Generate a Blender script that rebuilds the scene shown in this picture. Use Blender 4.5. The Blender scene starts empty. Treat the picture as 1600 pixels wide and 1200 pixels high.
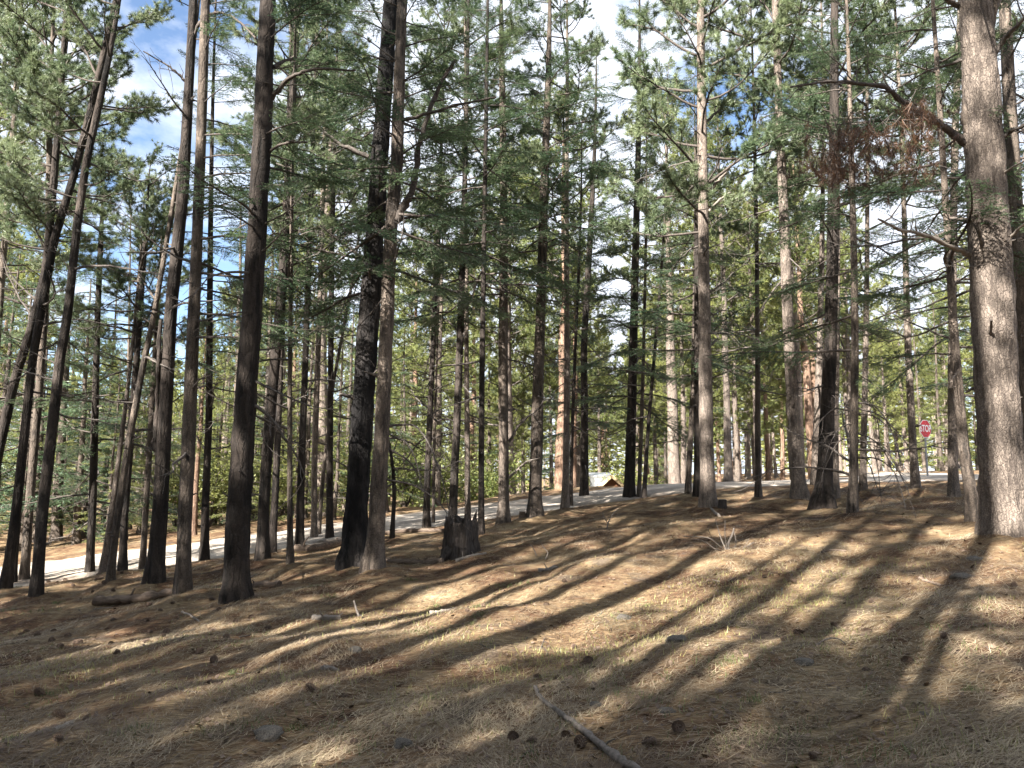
import bpy, math, random
import numpy as np
from mathutils import Vector, Matrix, Euler, noise as mnoise

random.seed(7)
RNG = np.random.default_rng(11)
R = math.radians
SC = bpy.context.scene
COL = SC.collection

# ------------------------------------------------------------------ camera
CAM_H = 1.6
PITCH = 7.0
FPX = 1200.0                       # focal length in photo pixels (photo 1600 wide)
cam_d = bpy.data.cameras.new('camera')
cam_d.lens = 27.0
cam_d.sensor_width = 36.0
cam_d.clip_start = 0.05
cam_d.clip_end = 2000.0
cam = bpy.data.objects.new('camera', cam_d)
cam.location = (0, 0, CAM_H)
cam.rotation_euler = (R(90 + PITCH), 0, 0)
COL.objects.link(cam)
SC.camera = cam

# ------------------------------------------------------------------ light
SUN_TRAVEL_AZ = 37.5               # direction the light travels: degrees clockwise from +Y
SUN_EL = 37.0
world = bpy.data.worlds.new('World')
SC.world = world
world.use_nodes = True
nt = world.node_tree
nt.nodes.clear()
w_out = nt.nodes.new('ShaderNodeOutputWorld')
w_bg = nt.nodes.new('ShaderNodeBackground')
w_bg.inputs['Strength'].default_value = 0.052
w_sky = nt.nodes.new('ShaderNodeTexSky')
w_sky.sky_type = 'NISHITA'
w_sky.sun_disc = False
w_sky.sun_elevation = R(SUN_EL)
w_sky.sun_rotation = R(SUN_TRAVEL_AZ + 180)
w_sky.altitude = 2600
w_sky.air_density = 1.15
w_sky.dust_density = 0.3
w_tc = nt.nodes.new('ShaderNodeTexCoord')
w_map = nt.nodes.new('ShaderNodeMapping')
w_map.inputs['Location'].default_value = (18.22, 1.1, 0.9)
w_map.inputs['Scale'].default_value = (1.0, 1.0, 1.9)
w_n = nt.nodes.new('ShaderNodeTexNoise')
w_n.inputs['Scale'].default_value = 2.1
w_n.inputs['Detail'].default_value = 8.0
w_n.inputs['Roughness'].default_value = 0.58
w_r = nt.nodes.new('ShaderNodeValToRGB')
w_r.color_ramp.elements[0].position = 0.385
w_r.color_ramp.elements[0].color = (0, 0, 0, 1)
w_r.color_ramp.elements[1].position = 0.495
w_r.color_ramp.elements[1].color = (1, 1, 1, 1)
w_mx = nt.nodes.new('ShaderNodeMixRGB')
w_mx.inputs['Color2'].default_value = (4.3, 4.6, 5.2, 1)
nt.links.new(w_tc.outputs['Generated'], w_map.inputs['Vector'])
nt.links.new(w_map.outputs['Vector'], w_n.inputs['Vector'])
nt.links.new(w_n.outputs['Fac'], w_r.inputs['Fac'])
nt.links.new(w_r.outputs['Color'], w_mx.inputs['Fac'])
nt.links.new(w_sky.outputs['Color'], w_mx.inputs['Color1'])
nt.links.new(w_mx.outputs['Color'], w_bg.inputs['Color'])
nt.links.new(w_bg.outputs['Background'], w_out.inputs['Surface'])

sun_d = bpy.data.lights.new('sun', 'SUN')
sun_d.energy = 5.0
sun_d.angle = R(0.5)
sun_d.color = (1.0, 0.95, 0.88)
sun = bpy.data.objects.new('sun', sun_d)
_t = Vector((math.sin(R(SUN_TRAVEL_AZ)) * math.cos(R(SUN_EL)), math.cos(R(SUN_TRAVEL_AZ)) * math.cos(R(SUN_EL)), -math.sin(R(SUN_EL))))
sun.rotation_euler = _t.to_track_quat('-Z', 'Y').to_euler()
sun.location = (-20, -26, 30)
COL.objects.link(sun)

SC.view_settings.view_transform = 'Standard'
SC.view_settings.look = 'None'
SC.view_settings.gamma = 1.0
SC.view_settings.use_curve_mapping = False
SC.view_settings.exposure = 2.6
SC.cycles.max_bounces = 5
SC.cycles.diffuse_bounces = 2
SC.cycles.glossy_bounces = 2
SC.cycles.transmission_bounces = 3
SC.cycles.transparent_max_bounces = 4
SC.cycles.use_denoising = True
SC.cycles.use_adaptive_sampling = True
SC.cycles.adaptive_threshold = 0.02

# ------------------------------------------------------------------ terrain function
def sclip(v, lim):
    return lim * np.tanh(v / lim)

_rel = np.random.default_rng(5)
_waves = []
for wl, amp, n in ((7.0, 0.05, 5), (2.6, 0.036, 7), (1.1, 0.018, 9), (0.45, 0.008, 10)):
    for _ in range(n):
        a = _rel.uniform(0, math.pi)
        k = 2 * math.pi / (wl * _rel.uniform(0.7, 1.4))
        _waves.append((k * math.cos(a), k * math.sin(a), _rel.uniform(0, 6.28), amp * _rel.uniform(0.5, 1.0) / math.sqrt(n) * 1.4))

MOUNDS = []
ROAD_C = [(-75, -16), (-45, -1), (-28, 8.2), (-18, 13.3), (-10, 17.6), (-3, 21.6), (3, 24.3), (9, 25.4), (16, 26.6), (26, 29), (45, 33), (85, 40)]
SIDE_C = [(12, 26.5), (17, 32), (22, 39), (28, 50), (33, 70), (36, 95)]

def catmull(pts, n):
    P = np.array(pts, float)
    P = np.vstack([2 * P[0] - P[1], P, 2 * P[-1] - P[-2]])
    out = []
    m = len(P) - 3
    for i in range(m):
        t = np.linspace(0, 1, n, endpoint=(i == m - 1))[:, None]
        p0, p1, p2, p3 = P[i], P[i + 1], P[i + 2], P[i + 3]
        out.append(0.5 * ((2 * p1) + (-p0 + p2) * t + (2 * p0 - 5 * p1 + 4 * p2 - p3) * t ** 2 + (-p0 + 3 * p1 - 3 * p2 + p3) * t ** 3))
    return np.vstack(out)

ROAD_L = catmull(ROAD_C, 14)
SIDE_L = catmull(SIDE_C, 14)

def dist_line(x, y, line):
    x = np.asarray(x, float); y = np.asarray(y, float)
    best = np.full(x.shape, 1e9)
    for i in range(len(line) - 1):
        ax, ay = line[i]; bx, by = line[i + 1]
        dx, dy = bx - ax, by - ay
        t = np.clip(((x - ax) * dx + (y - ay) * dy) / (dx * dx + dy * dy + 1e-12), 0, 1)
        best = np.minimum(best, np.hypot(x - ax - t * dx, y - ay - t * dy))
    return best

def smooth(a, b, v):
    t = np.clip((v - a) / (b - a), 0, 1)
    return t * t * (3 - 2 * t)

def base_h(x, y):
    """large shape of the hillside, camera foot at 0"""
    x = np.asarray(x, float); y = np.asarray(y, float)
    p = 0.1 * sclip(x, 34) + 0.035 * sclip(y, 60)
    k = 1.35                                # flattens near the eye level
    over = np.maximum(p - k, 0)
    p = np.minimum(p, k) + 0.30 * over
    # the ground falls away behind the road, towards the cabin
    dip = smooth(29, 46, y) * np.exp(-((x - 4) / 17) ** 2)
    p = p - 4.0 * dip
    return p

def ground_h(x, y):
    x = np.asarray(x, float); y = np.asarray(y, float)
    b = base_h(x, y)
    rel = np.zeros_like(b)
    for kx, ky, ph, am in _waves:
        rel += am * np.sin(kx * x + ky * y + ph)
    d = np.minimum(dist_line(x, y, ROAD_L) - 3.0, dist_line(x, y, SIDE_L) - 2.6)
    m = smooth(0.0, 1.6, d)
    for mx, my, mr in MOUNDS:
        rel = rel + 0.11 * np.exp(-((x - mx) ** 2 + (y - my) ** 2) / (mr * mr))
    return b + rel * m - 0.06 * (1 - smooth(-0.6, 0.25, d))

def G(x, y):
    return float(ground_h(np.array([x]), np.array([y]))[0])

# pixel of the photograph -> world ray, ground point
_cp, _sp = math.cos(R(PITCH)), math.sin(R(PITCH))
def ray(px, py):
    a = (px - 800.0) / FPX
    b = (600.0 - py) / FPX
    return np.array([a, _cp - b * _sp, _sp + b * _cp])

def ground_at(px, py, dmax=70.0):
    d = ray(px, py)
    d = d / d[1]
    ts = np.linspace(2.5, dmax, 1400)
    z = CAM_H + d[2] * ts - base_h(d[0] * ts, ts)
    i = np.argmax(z < 0) if (z < 0).any() else int(np.argmin(np.abs(z)))
    t = ts[i]
    x, y = d[0] * t, t
    return np.array([x, y, G(x, y)])

# litter piles up round the feet of the near trees
for _px, _py, _w in [(8, 929, 17), (56, 938, 21), (-48, 925, 20), (20, 912, 11), (171, 919, 14), (160, 906, 12), (190, 904, 14), (140, 896, 15), (242, 919, 29), (285, 938, 27), (222, 890, 11), (319, 879, 15), (367, 945, 45), (409, 887, 23), (424, 875, 14), (453, 897, 11), (468, 861, 15), (491, 841, 12), (515, 841, 13), (497, 837, 8), (548, 892, 52), (583, 904, 32), (612, 843, 8), (666, 824, 13), (677, 818, 6), (707, 832, 17), (731, 826, 11), (752, 841, 12), (787, 820, 21), (835, 812, 25), (883, 800, 13), (892, 790, 7), (913, 777, 16), (983, 777, 20), (998, 776, 8), (1006, 780, 8), (1075, 778, 11), (1091, 786, 15), (1108, 802, 27), (1185, 778, 11), (1250, 787, 25), (1273, 766, 14), (1288, 798, 28), (1333, 815, 17), (1348, 772, 12), (1306, 783, 11), (1440, 767, 15), (1524, 825, 21), (1574, 845, 68), (1463, 778, 15)]:
    _b = ground_at(_px, _py)
    MOUNDS.append((_b[0], _b[1], 0.22 + _w * _b[1] / FPX * 0.75))

def at_depth(px, py, y):
    d = ray(px, py)
    t = y / d[1]
    return np.array([d[0] * t, y, CAM_H + d[2] * t])

# ------------------------------------------------------------------ mesh helpers
class MB:
    """collects triangles and quads (numpy) and links them as one mesh"""
    def __init__(self):
        self.V = []; self.F3 = []; self.F4 = []; self.M3 = []; self.M4 = []; self.C = []; self.n = 0
    def add(self, V, F, mat=0, col=None):
        V = np.asarray(V, float).reshape(-1, 3); F = np.asarray(F, int)
        if F.shape[1] == 3:
            self.F3.append(F + self.n); self.M3.append(np.full(len(F), mat))
        else:
            self.F4.append(F + self.n); self.M4.append(np.full(len(F), mat))
        self.V.append(V)
        if col is None: col = np.full(len(V), 0.5)
        self.C.append(np.broadcast_to(np.asarray(col, float), (len(V),)))
        self.n += len(V)
    def add_mb(self, o, M=None, s=1.0):
        """append another collector's arrays with a 4x4 matrix"""
        V = np.vstack(o.V)
        if M is not None:
            V = V @ np.array(M)[:3, :3].T + np.array(M)[:3, 3]
        for F, m in zip(o.F3, o.M3):
            self.F3.append(F + self.n); self.M3.append(m)
        for F, m in zip(o.F4, o.M4):
            self.F4.append(F + self.n); self.M4.append(m)
        self.V.append(V); self.C.append(np.concatenate(o.C)); self.n += len(V)
    def mesh(self, name, mats, smooth_=True):
        V = np.vstack(self.V)
        F3 = np.vstack(self.F3) if self.F3 else np.zeros((0, 3), int)
        F4 = np.vstack(self.F4) if self.F4 else np.zeros((0, 4), int)
        M = np.concatenate([np.concatenate(self.M3) if self.M3 else np.zeros(0), np.concatenate(self.M4) if self.M4 else np.zeros(0)]).astype(np.int32)
        me = bpy.data.meshes.new(name)
        me.vertices.add(len(V)); me.vertices.foreach_set('co', V.astype(np.float32).ravel())
        loops = np.concatenate([F3.ravel(), F4.ravel()]).astype(np.int32)
        me.loops.add(len(loops)); me.loops.foreach_set('vertex_index', loops)
        nf = len(F3) + len(F4)
        me.polygons.add(nf)
        st = np.concatenate([np.arange(len(F3)) * 3, len(F3) * 3 + np.arange(len(F4)) * 4]).astype(np.int32)
        me.polygons.foreach_set('loop_start', st)
        me.polygons.foreach_set('material_index', M)
        me.polygons.foreach_set('use_smooth', np.full(nf, bool(smooth_)))
        at = me.attributes.new('tint', 'FLOAT', 'POINT')
        at.data.foreach_set('value', np.concatenate(self.C).astype(np.float32))
        me.update(calc_edges=True)
        for m in (mats if isinstance(mats, (list, tuple)) else [mats]):
            me.materials.append(m)
        return me

def tube(mb, P, rad, k=6, mat=0, cap=True, col=None, lump=None):
    P = np.asarray(P, float); n = len(P)
    rad = np.broadcast_to(np.asarray(rad, float), (n,))
    T = np.gradient(P, axis=0)
    T /= np.linalg.norm(T, axis=1)[:, None] + 1e-9
    ref = np.array([0, 0, 1.0]) if abs(T[:, 2]).mean() < 0.8 else np.array([1.0, 0, 0])
    A = np.cross(T, ref); A /= np.linalg.norm(A, axis=1)[:, None] + 1e-9
    B = np.cross(A, T)
    th = np.linspace(0, 2 * np.pi, k, endpoint=False)
    rr = rad[:, None] * np.ones((n, k))
    if lump is not None: rr = rr * lump
    V = P[:, None, :] + rr[:, :, None] * (np.cos(th)[None, :, None] * A[:, None, :] + np.sin(th)[None, :, None] * B[:, None, :])
    i = np.arange(n - 1)[:, None] * k; j = np.arange(k)[None, :]; j2 = (j + 1) % k
    F = np.stack([i + j, i + j2, i + k + j2, i + k + j], -1).reshape(-1, 4)
    mb.add(V.reshape(-1, 3), F, mat, col)
    if cap:
        for r, rev in ((0, False), (n - 1, True)):
            ring = V[r]; c = ring.mean(0)
            VV = np.vstack([ring, c])
            f = np.stack([np.arange(k), (np.arange(k) + 1) % k, np.full(k, k)], -1)
            if not rev: f = f[:, ::-1]
            mb.add(VV, f, mat, col)

def box(mb, c, s, mat=0, rot=None, col=None):
    c = np.array(c, float); s = np.array(s, float) / 2
    V = np.array([[x, y, z] for x in (-1, 1) for y in (-1, 1) for z in (-1, 1)]) * s
    if rot is not None: V = V @ np.array(rot).T
    F = [[0, 1, 3, 2], [4, 6, 7, 5], [0, 4, 5, 1], [2, 3, 7, 6], [0, 2, 6, 4], [1, 5, 7, 3]]
    mb.add(V + c, F, mat, col)

def obj(name, me, parent=None, loc=None):
    o = bpy.data.objects.new(name, me)
    COL.objects.link(o)
    if parent is not None: o.parent = parent
    if loc is not None: o.location = loc
    return o

def tag(o, label=None, cat=None, group=None, kind=None):
    if label: o['label'] = label
    if cat: o['category'] = cat
    if group: o['group'] = group
    if kind: o['kind'] = kind
    return o

def empty(name, loc, rz=0.0, parent=None):
    o = bpy.data.objects.new(name, None)
    COL.objects.link(o)
    o.location = loc; o.rotation_euler = (0, 0, rz)
    o.empty_display_size = 0.2
    if parent is not None: o.parent = parent
    return o

# ------------------------------------------------------------------ materials
def new_mat(name):
    m = bpy.data.materials.new(name); m.use_nodes = True
    t = m.node_tree; t.nodes.clear()
    out = t.nodes.new('ShaderNodeOutputMaterial')
    return m, t, out

def N(t, typ, **kw):
    n = t.nodes.new(typ)
    for k, v in kw.items():
        if k in n.inputs: n.inputs[k].default_value = v
        else: setattr(n, k, v)
    return n

def ramp(t, stops):
    n = t.nodes.new('ShaderNodeValToRGB')
    e = n.color_ramp.elements
    while len(e) < len(stops): e.new(0.5)
    for el, (p, c) in zip(e, stops):
        el.position = p; el.color = (*c, 1)
    return n

def bark_mat(name, crack, plate, light, plates=(11, 11, 3.4), rough=0.9, bump=0.75, speck=0.35, char=None, furrow=0.5, cell=0.45):
    """plates: cells per metre; furrow: how strongly wandering vertical cracks show; cell: how strongly the scales' edges show"""
    m, t, out = new_mat(name)
    L = t.links.new
    tc = N(t, 'ShaderNodeTexCoord')
    wn = N(t, 'ShaderNodeTexNoise', Scale=5.0, Detail=4.0, Roughness=0.6)
    L(tc.outputs['Object'], wn.inputs['Vector'])
    wm = N(t, 'ShaderNodeMixRGB', blend_type='LINEAR_LIGHT'); wm.inputs['Fac'].default_value = 0.045
    L(tc.outputs['Object'], wm.inputs['Color1']); L(wn.outputs['Color'], wm.inputs['Color2'])
    mp = N(t, 'ShaderNodeMapping'); mp.inputs['Scale'].default_value = plates
    L(wm.outputs['Color'], mp.inputs['Vector'])
    vo = N(t, 'ShaderNodeTexVoronoi', feature='DISTANCE_TO_EDGE', Scale=1.0, Randomness=1.0)
    L(mp.outputs['Vector'], vo.inputs['Vector'])
    vc = N(t, 'ShaderNodeTexVoronoi', feature='F1', Scale=1.0)
    L(mp.outputs['Vector'], vc.inputs['Vector'])
    fm = N(t, 'ShaderNodeMapping'); fm.inputs['Scale'].default_value = (plates[0] * .7, plates[1] * .7, plates[2] * .33)
    L(wm.outputs['Color'], fm.inputs['Vector'])
    fn = N(t, 'ShaderNodeTexNoise', Scale=1.0, Detail=5.0, Roughness=0.62)
    L(fm.outputs['Vector'], fn.inputs['Vector'])
    fine = N(t, 'ShaderNodeTexNoise', Scale=62.0, Detail=5.0, Roughness=0.75)
    L(tc.outputs['Object'], fine.inputs['Vector'])
    big = N(t, 'ShaderNodeTexNoise', Scale=1.3, Detail=4.0, Roughness=0.6)
    L(tc.outputs['Object'], big.inputs['Vector'])
    edge = N(t, 'ShaderNodeMapRange'); edge.inputs['From Min'].default_value = 0.0; edge.inputs['From Max'].default_value = 0.13
    edge.inputs['To Min'].default_value = 1 - cell
    L(vo.outputs['Distance'], edge.inputs['Value'])
    fe = ramp(t, [(0.36, (1 - furrow,) * 3), (0.50, (1, 1, 1))]); L(fn.outputs['Fac'], fe.inputs['Fac'])
    ef = N(t, 'ShaderNodeMath', operation='MULTIPLY'); L(edge.outputs['Result'], ef.inputs[0]); L(fe.outputs['Color'], ef.inputs[1])
    pc = N(t, 'ShaderNodeMixRGB'); pc.inputs['Color1'].default_value = (*plate, 1); pc.inputs['Color2'].default_value = (*light, 1)
    fr = ramp(t, [(0.40, (0, 0, 0)), (0.60, (1, 1, 1))])
    L(fine.outputs['Fac'], fr.inputs['Fac'])
    br = ramp(t, [(0.3, (0, 0, 0)), (0.7, (1, 1, 1))])
    L(big.outputs['Fac'], br.inputs['Fac'])
    mm = N(t, 'ShaderNodeMath', operation='MULTIPLY_ADD'); mm.inputs[1].default_value = speck
    L(fr.outputs['Color'], mm.inputs[0])
    m2 = N(t, 'ShaderNodeMath', operation='MULTIPLY'); m2.inputs[1].default_value = 0.6
    L(br.outputs['Color'], m2.inputs[0]); L(m2.outputs[0], mm.inputs[2])
    L(mm.outputs[0], pc.inputs['Fac'])
    hs = N(t, 'ShaderNodeHueSaturation')
    sep = N(t, 'ShaderNodeSeparateColor'); L(vc.outputs['Color'], sep.inputs['Color'])
    vr = N(t, 'ShaderNodeMapRange'); vr.inputs['To Min'].default_value = 0.85; vr.inputs['To Max'].default_value = 1.15
    L(sep.outputs[0], vr.inputs['Value']); L(vr.outputs['Result'], hs.inputs['Value'])
    L(pc.outputs['Color'], hs.inputs['Color'])
    cm = N(t, 'ShaderNodeMixRGB'); cm.inputs['Color1'].default_value = (*crack, 1)
    L(ef.outputs[0], cm.inputs['Fac']); L(hs.outputs['Color'], cm.inputs['Color2'])
    oi = N(t, 'ShaderNodeObjectInfo')
    orr = N(t, 'ShaderNodeMapRange'); orr.inputs['To Min'].default_value = 0.8; orr.inputs['To Max'].default_value = 1.2
    L(oi.outputs['Random'], orr.inputs['Value'])
    h2 = N(t, 'ShaderNodeHueSaturation'); L(cm.outputs['Color'], h2.inputs['Color']); L(orr.outputs['Result'], h2.inputs['Value'])
    final = h2.outputs['Color']
    if char:
        # soot: black scorched bark in ragged patches
        cn = N(t, 'ShaderNodeTexNoise', Scale=char[1], Detail=6.0, Roughness=0.65)
        cmp_ = N(t, 'ShaderNodeMapping'); cmp_.inputs['Scale'].default_value = (1, 1, 0.35)
        L(tc.outputs['Object'], cmp_.inputs['Vector']); L(cmp_.outputs['Vector'], cn.inputs['Vector'])
        cr = ramp(t, [(char[0] - 0.05, (1, 1, 1)), (char[0] + 0.07, (0, 0, 0))]); L(cn.outputs['Fac'], cr.inputs['Fac'])
        cx = N(t, 'ShaderNodeMixRGB'); cx.inputs['Color2'].default_value = (0.012, 0.011, 0.011, 1)
        L(cr.outputs['Color'], cx.inputs['Fac']); L(final, cx.inputs['Color1'])
        final = cx.outputs['Color']
    b = N(t, 'ShaderNodeBsdfPrincipled', Roughness=rough)
    b.inputs['Specular IOR Level'].default_value = 0.15
    L(final, b.inputs['Base Color'])
    hh = N(t, 'ShaderNodeMath', operation='MULTIPLY_ADD'); hh.inputs[1].default_value = 0.3
    L(fine.outputs['Fac'], hh.inputs[0]); L(ef.outputs[0], hh.inputs[2])
    bp = N(t, 'ShaderNodeBump', Strength=bump, Distance=0.03)
    L(hh.outputs[0], bp.inputs['Height']); L(bp.outputs['Normal'], b.inputs['Normal'])
    L(b.outputs[0], out.inputs['Surface'])
    return m

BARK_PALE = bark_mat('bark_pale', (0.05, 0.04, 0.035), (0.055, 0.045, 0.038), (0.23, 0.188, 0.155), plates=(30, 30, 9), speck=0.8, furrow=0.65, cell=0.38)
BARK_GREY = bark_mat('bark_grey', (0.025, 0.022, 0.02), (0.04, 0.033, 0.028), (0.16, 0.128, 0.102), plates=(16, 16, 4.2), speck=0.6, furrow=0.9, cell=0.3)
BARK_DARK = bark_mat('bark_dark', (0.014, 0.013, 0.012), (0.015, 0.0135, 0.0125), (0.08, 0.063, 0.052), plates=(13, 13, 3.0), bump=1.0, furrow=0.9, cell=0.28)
BARK_BURNT = bark_mat('bark_burnt', (0.008, 0.008, 0.008), (0.03, 0.027, 0.025), (0.07, 0.06, 0.054), plates=(16, 16, 4.0), bump=1.0, char=(0.50, 1.6), furrow=0.9, cell=0.3)
BARK_RED = bark_mat('bark_red', (0.05, 0.03, 0.022), (0.15, 0.09, 0.06), (0.26, 0.18, 0.13), plates=(11, 11, 3.2), furrow=0.7)

def wood_mat(name, c1, c2, scale=(6, 6, 6), rough=0.85):
    m, t, out = new_mat(name); L = t.links.new
    tc = N(t, 'ShaderNodeTexCoord'); mp = N(t, 'ShaderNodeMapping'); mp.inputs['Scale'].default_value = scale
    L(tc.outputs['Object'], mp.inputs['Vector'])
    n = N(t, 'ShaderNodeTexNoise', Scale=4.0, Detail=6.0, Roughness=0.65); L(mp.outputs['Vector'], n.inputs['Vector'])
    r = ramp(t, [(0.3, c1), (0.7, c2)]); L(n.outputs['Fac'], r.inputs['Fac'])
    b = N(t, 'ShaderNodeBsdfPrincipled', Roughness=rough); b.inputs['Specular IOR Level'].default_value = 0.15
    L(r.outputs['Color'], b.inputs['Base Color'])
    bp = N(t, 'ShaderNodeBump', Strength=0.5, Distance=0.012); L(n.outputs['Fac'], bp.inputs['Height']); L(bp.outputs['Normal'], b.inputs['Normal'])
    L(b.outputs[0], out.inputs['Surface'])
    return m

LIMB_WOOD = wood_mat('limb_wood', (0.03, 0.025, 0.023), (0.12, 0.10, 0.085), scale=(9, 9, 9))
DEAD_WOOD = wood_mat('dead_wood', (0.04, 0.034, 0.03), (0.15, 0.13, 0.115), scale=(9, 9, 9))
DEAD_PALE = wood_mat('bleached_twig', (0.08, 0.068, 0.058), (0.2, 0.172, 0.148), scale=(8, 8, 8))
PALE_WOOD = wood_mat('weathered_wood', (0.10, 0.084, 0.071), (0.27, 0.235, 0.20), scale=(3, 3, 12))
LOG_WOOD = wood_mat('log_wood', (0.06, 0.044, 0.034), (0.22, 0.165, 0.125), scale=(2, 8, 8))
STUMP_WOOD = wood_mat('stump_wood', (0.018, 0.016, 0.015), (0.085, 0.07, 0.06), scale=(9, 9, 1.2))

def needle_mat(name, dark, light, trans=0.35, rough=0.5):
    m, t, out = new_mat(name); L = t.links.new
    at = N(t, 'ShaderNodeAttribute', attribute_name='tint')
    oi = N(t, 'ShaderNodeObjectInfo')
    ad = N(t, 'ShaderNodeMath', operation='MULTIPLY_ADD'); ad.inputs[1].default_value = 0.45
    L(oi.outputs['Random'], ad.inputs[0])
    ml = N(t, 'ShaderNodeMath', operation='MULTIPLY'); ml.inputs[1].default_value = 0.6; L(at.outputs['Fac'], ml.inputs[0])
    L(ml.outputs[0], ad.inputs[2])
    mx = N(t, 'ShaderNodeMixRGB'); mx.inputs['Color1'].default_value = (*dark, 1); mx.inputs['Color2'].default_value = (*light, 1)
    L(ad.outputs[0], mx.inputs['Fac'])
    b = N(t, 'ShaderNodeBsdfPrincipled', Roughness=rough); b.inputs['Specular IOR Level'].default_value = 0.4
    L(mx.outputs['Color'], b.inputs['Base Color'])
    tr = N(t, 'ShaderNodeBsdfTranslucent'); L(mx.outputs['Color'], tr.inputs['Color'])
    ms = N(t, 'ShaderNodeMixShader'); ms.inputs['Fac'].default_value = trans
    L(b.outputs[0], ms.inputs[1]); L(tr.outputs[0], ms.inputs[2])
    L(ms.outputs[0], out.inputs['Surface'])
    return m

PINE_NEEDLE = needle_mat('pine_needles', (0.055, 0.10, 0.052), (0.23, 0.265, 0.14), rough=0.4)
FIR_NEEDLE = needle_mat('fir_needles', (0.03, 0.076, 0.046), (0.145, 0.195, 0.09), rough=0.45)
FAR_NEEDLE = needle_mat('far_needles', (0.075, 0.11, 0.035), (0.265, 0.275, 0.09), trans=0.42)
SHRUB_LEAF = needle_mat('shrub_leaves', (0.08, 0.115, 0.03), (0.24, 0.24, 0.075), trans=0.45)
BROWN_NEEDLE = needle_mat('brown_needles', (0.05, 0.030, 0.022), (0.26, 0.14, 0.075))
GRASS_MAT = needle_mat('dry_grass', (0.16, 0.18, 0.05), (0.44, 0.39, 0.17), trans=0.3)
FLAKE_MAT = needle_mat('bark_flakes', (0.03, 0.022, 0.018), (0.17, 0.115, 0.08), trans=0.0, rough=0.8)
GREEN_GRASS = needle_mat('green_grass', (0.05, 0.085, 0.025), (0.18, 0.21, 0.07), trans=0.3)
LITTER_MAT = needle_mat('needle_straw', (0.075, 0.044, 0.027), (0.53, 0.435, 0.285), trans=0.1, rough=0.6)

def ground_mat():
    m, t, out = new_mat('forest_floor'); L = t.links.new
    g = N(t, 'ShaderNodeNewGeometry')
    n1 = N(t, 'ShaderNodeTexNoise', Scale=0.7, Detail=6.0, Roughness=0.62); L(g.outputs['Position'], n1.inputs['Vector'])
    n2 = N(t, 'ShaderNodeTexNoise', Scale=4.5, Detail=7.0, Roughness=0.7); L(g.outputs['Position'], n2.inputs['Vector'])
    cr = ramp(t, [(0.34, (0.045, 0.030, 0.021)), (0.44, (0.125, 0.072, 0.043)), (0.53, (0.24, 0.168, 0.097)), (0.66, (0.38, 0.30, 0.185))])
    mixf = N(t, 'ShaderNodeMath', operation='MULTIPLY_ADD'); mixf.inputs[1].default_value = 0.5
    h = N(t, 'ShaderNodeMath', operation='MULTIPLY'); h.inputs[1].default_value = 0.5
    L(n2.outputs['Fac'], h.inputs[0]); L(n1.outputs['Fac'], mixf.inputs[0]); L(h.outputs[0], mixf.inputs[2])
    L(mixf.outputs[0], cr.inputs['Fac'])
    # straw fibres lying every which way: three stretched noises
    col = cr.outputs['Color']; fib = None
    for i, ang in enumerate((12, 71, 128)):
        mp = N(t, 'ShaderNodeMapping'); mp.inputs['Rotation'].default_value = (0, 0, R(ang)); mp.inputs['Scale'].default_value = (7, 120, 20)
        L(g.outputs['Position'], mp.inputs['Vector'])
        nn = N(t, 'ShaderNodeTexNoise', Scale=1.0, Detail=2.0); L(mp.outputs['Vector'], nn.inputs['Vector'])
        if fib is None: fib = nn.outputs['Fac']
        else:
            mxx = N(t, 'ShaderNodeMath', operation='MAXIMUM'); L(fib, mxx.inputs[0]); L(nn.outputs['Fac'], mxx.inputs[1]); fib = mxx.outputs[0]
    fr = ramp(t, [(0.5, (0.45, 0.42, 0.4)), (0.62, (1.0, 1.0, 1.0)), (0.74, (1.5, 1.45, 1.35))]); L(fib, fr.inputs['Fac'])
    mu = N(t, 'ShaderNodeMixRGB', blend_type='MULTIPLY'); mu.inputs['Fac'].default_value = 1.0
    L(col, mu.inputs['Color1']); L(fr.outputs['Color'], mu.inputs['Color2'])
    # bare duff and soil patches
    n3 = N(t, 'ShaderNodeTexNoise', Scale=1.7, Detail=5.0, Roughness=0.6); 
    mp3 = N(t, 'ShaderNodeMapping'); mp3.inputs['Location'].default_value = (7, 3, 0); L(g.outputs['Position'], mp3.inputs['Vector']); L(mp3.outputs['Vector'], n3.inputs['Vector'])
    pr = ramp(t, [(0.56, (0, 0, 0)), (0.66, (1, 1, 1))]); L(n3.outputs['Fac'], pr.inputs['Fac'])
    pm = N(t, 'ShaderNodeMixRGB'); pm.inputs['Color2'].default_value = (0.085, 0.07, 0.058, 1)
    pf = N(t, 'ShaderNodeMath', operation='MULTIPLY'); pf.inputs[1].default_value = 0.7; L(pr.outputs['Color'], pf.inputs[0])
    L(pf.outputs[0], pm.inputs['Fac']); L(mu.outputs['Color'], pm.inputs['Color1'])
    b = N(t, 'ShaderNodeBsdfPrincipled', Roughness=0.95); b.inputs['Specular IOR Level'].default_value = 0.1
    L(pm.outputs['Color'], b.inputs['Base Color'])
    hb = N(t, 'ShaderNodeMath', operation='ADD'); L(fib, hb.inputs[0]); L(n2.outputs['Fac'], hb.inputs[1])
    bp = N(t, 'ShaderNodeBump', Strength=0.9, Distance=0.03); L(hb.outputs[0], bp.inputs['Height']); L(bp.outputs['Normal'], b.inputs['Normal'])
    L(b.outputs[0], out.inputs['Surface'])
    return m

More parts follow.
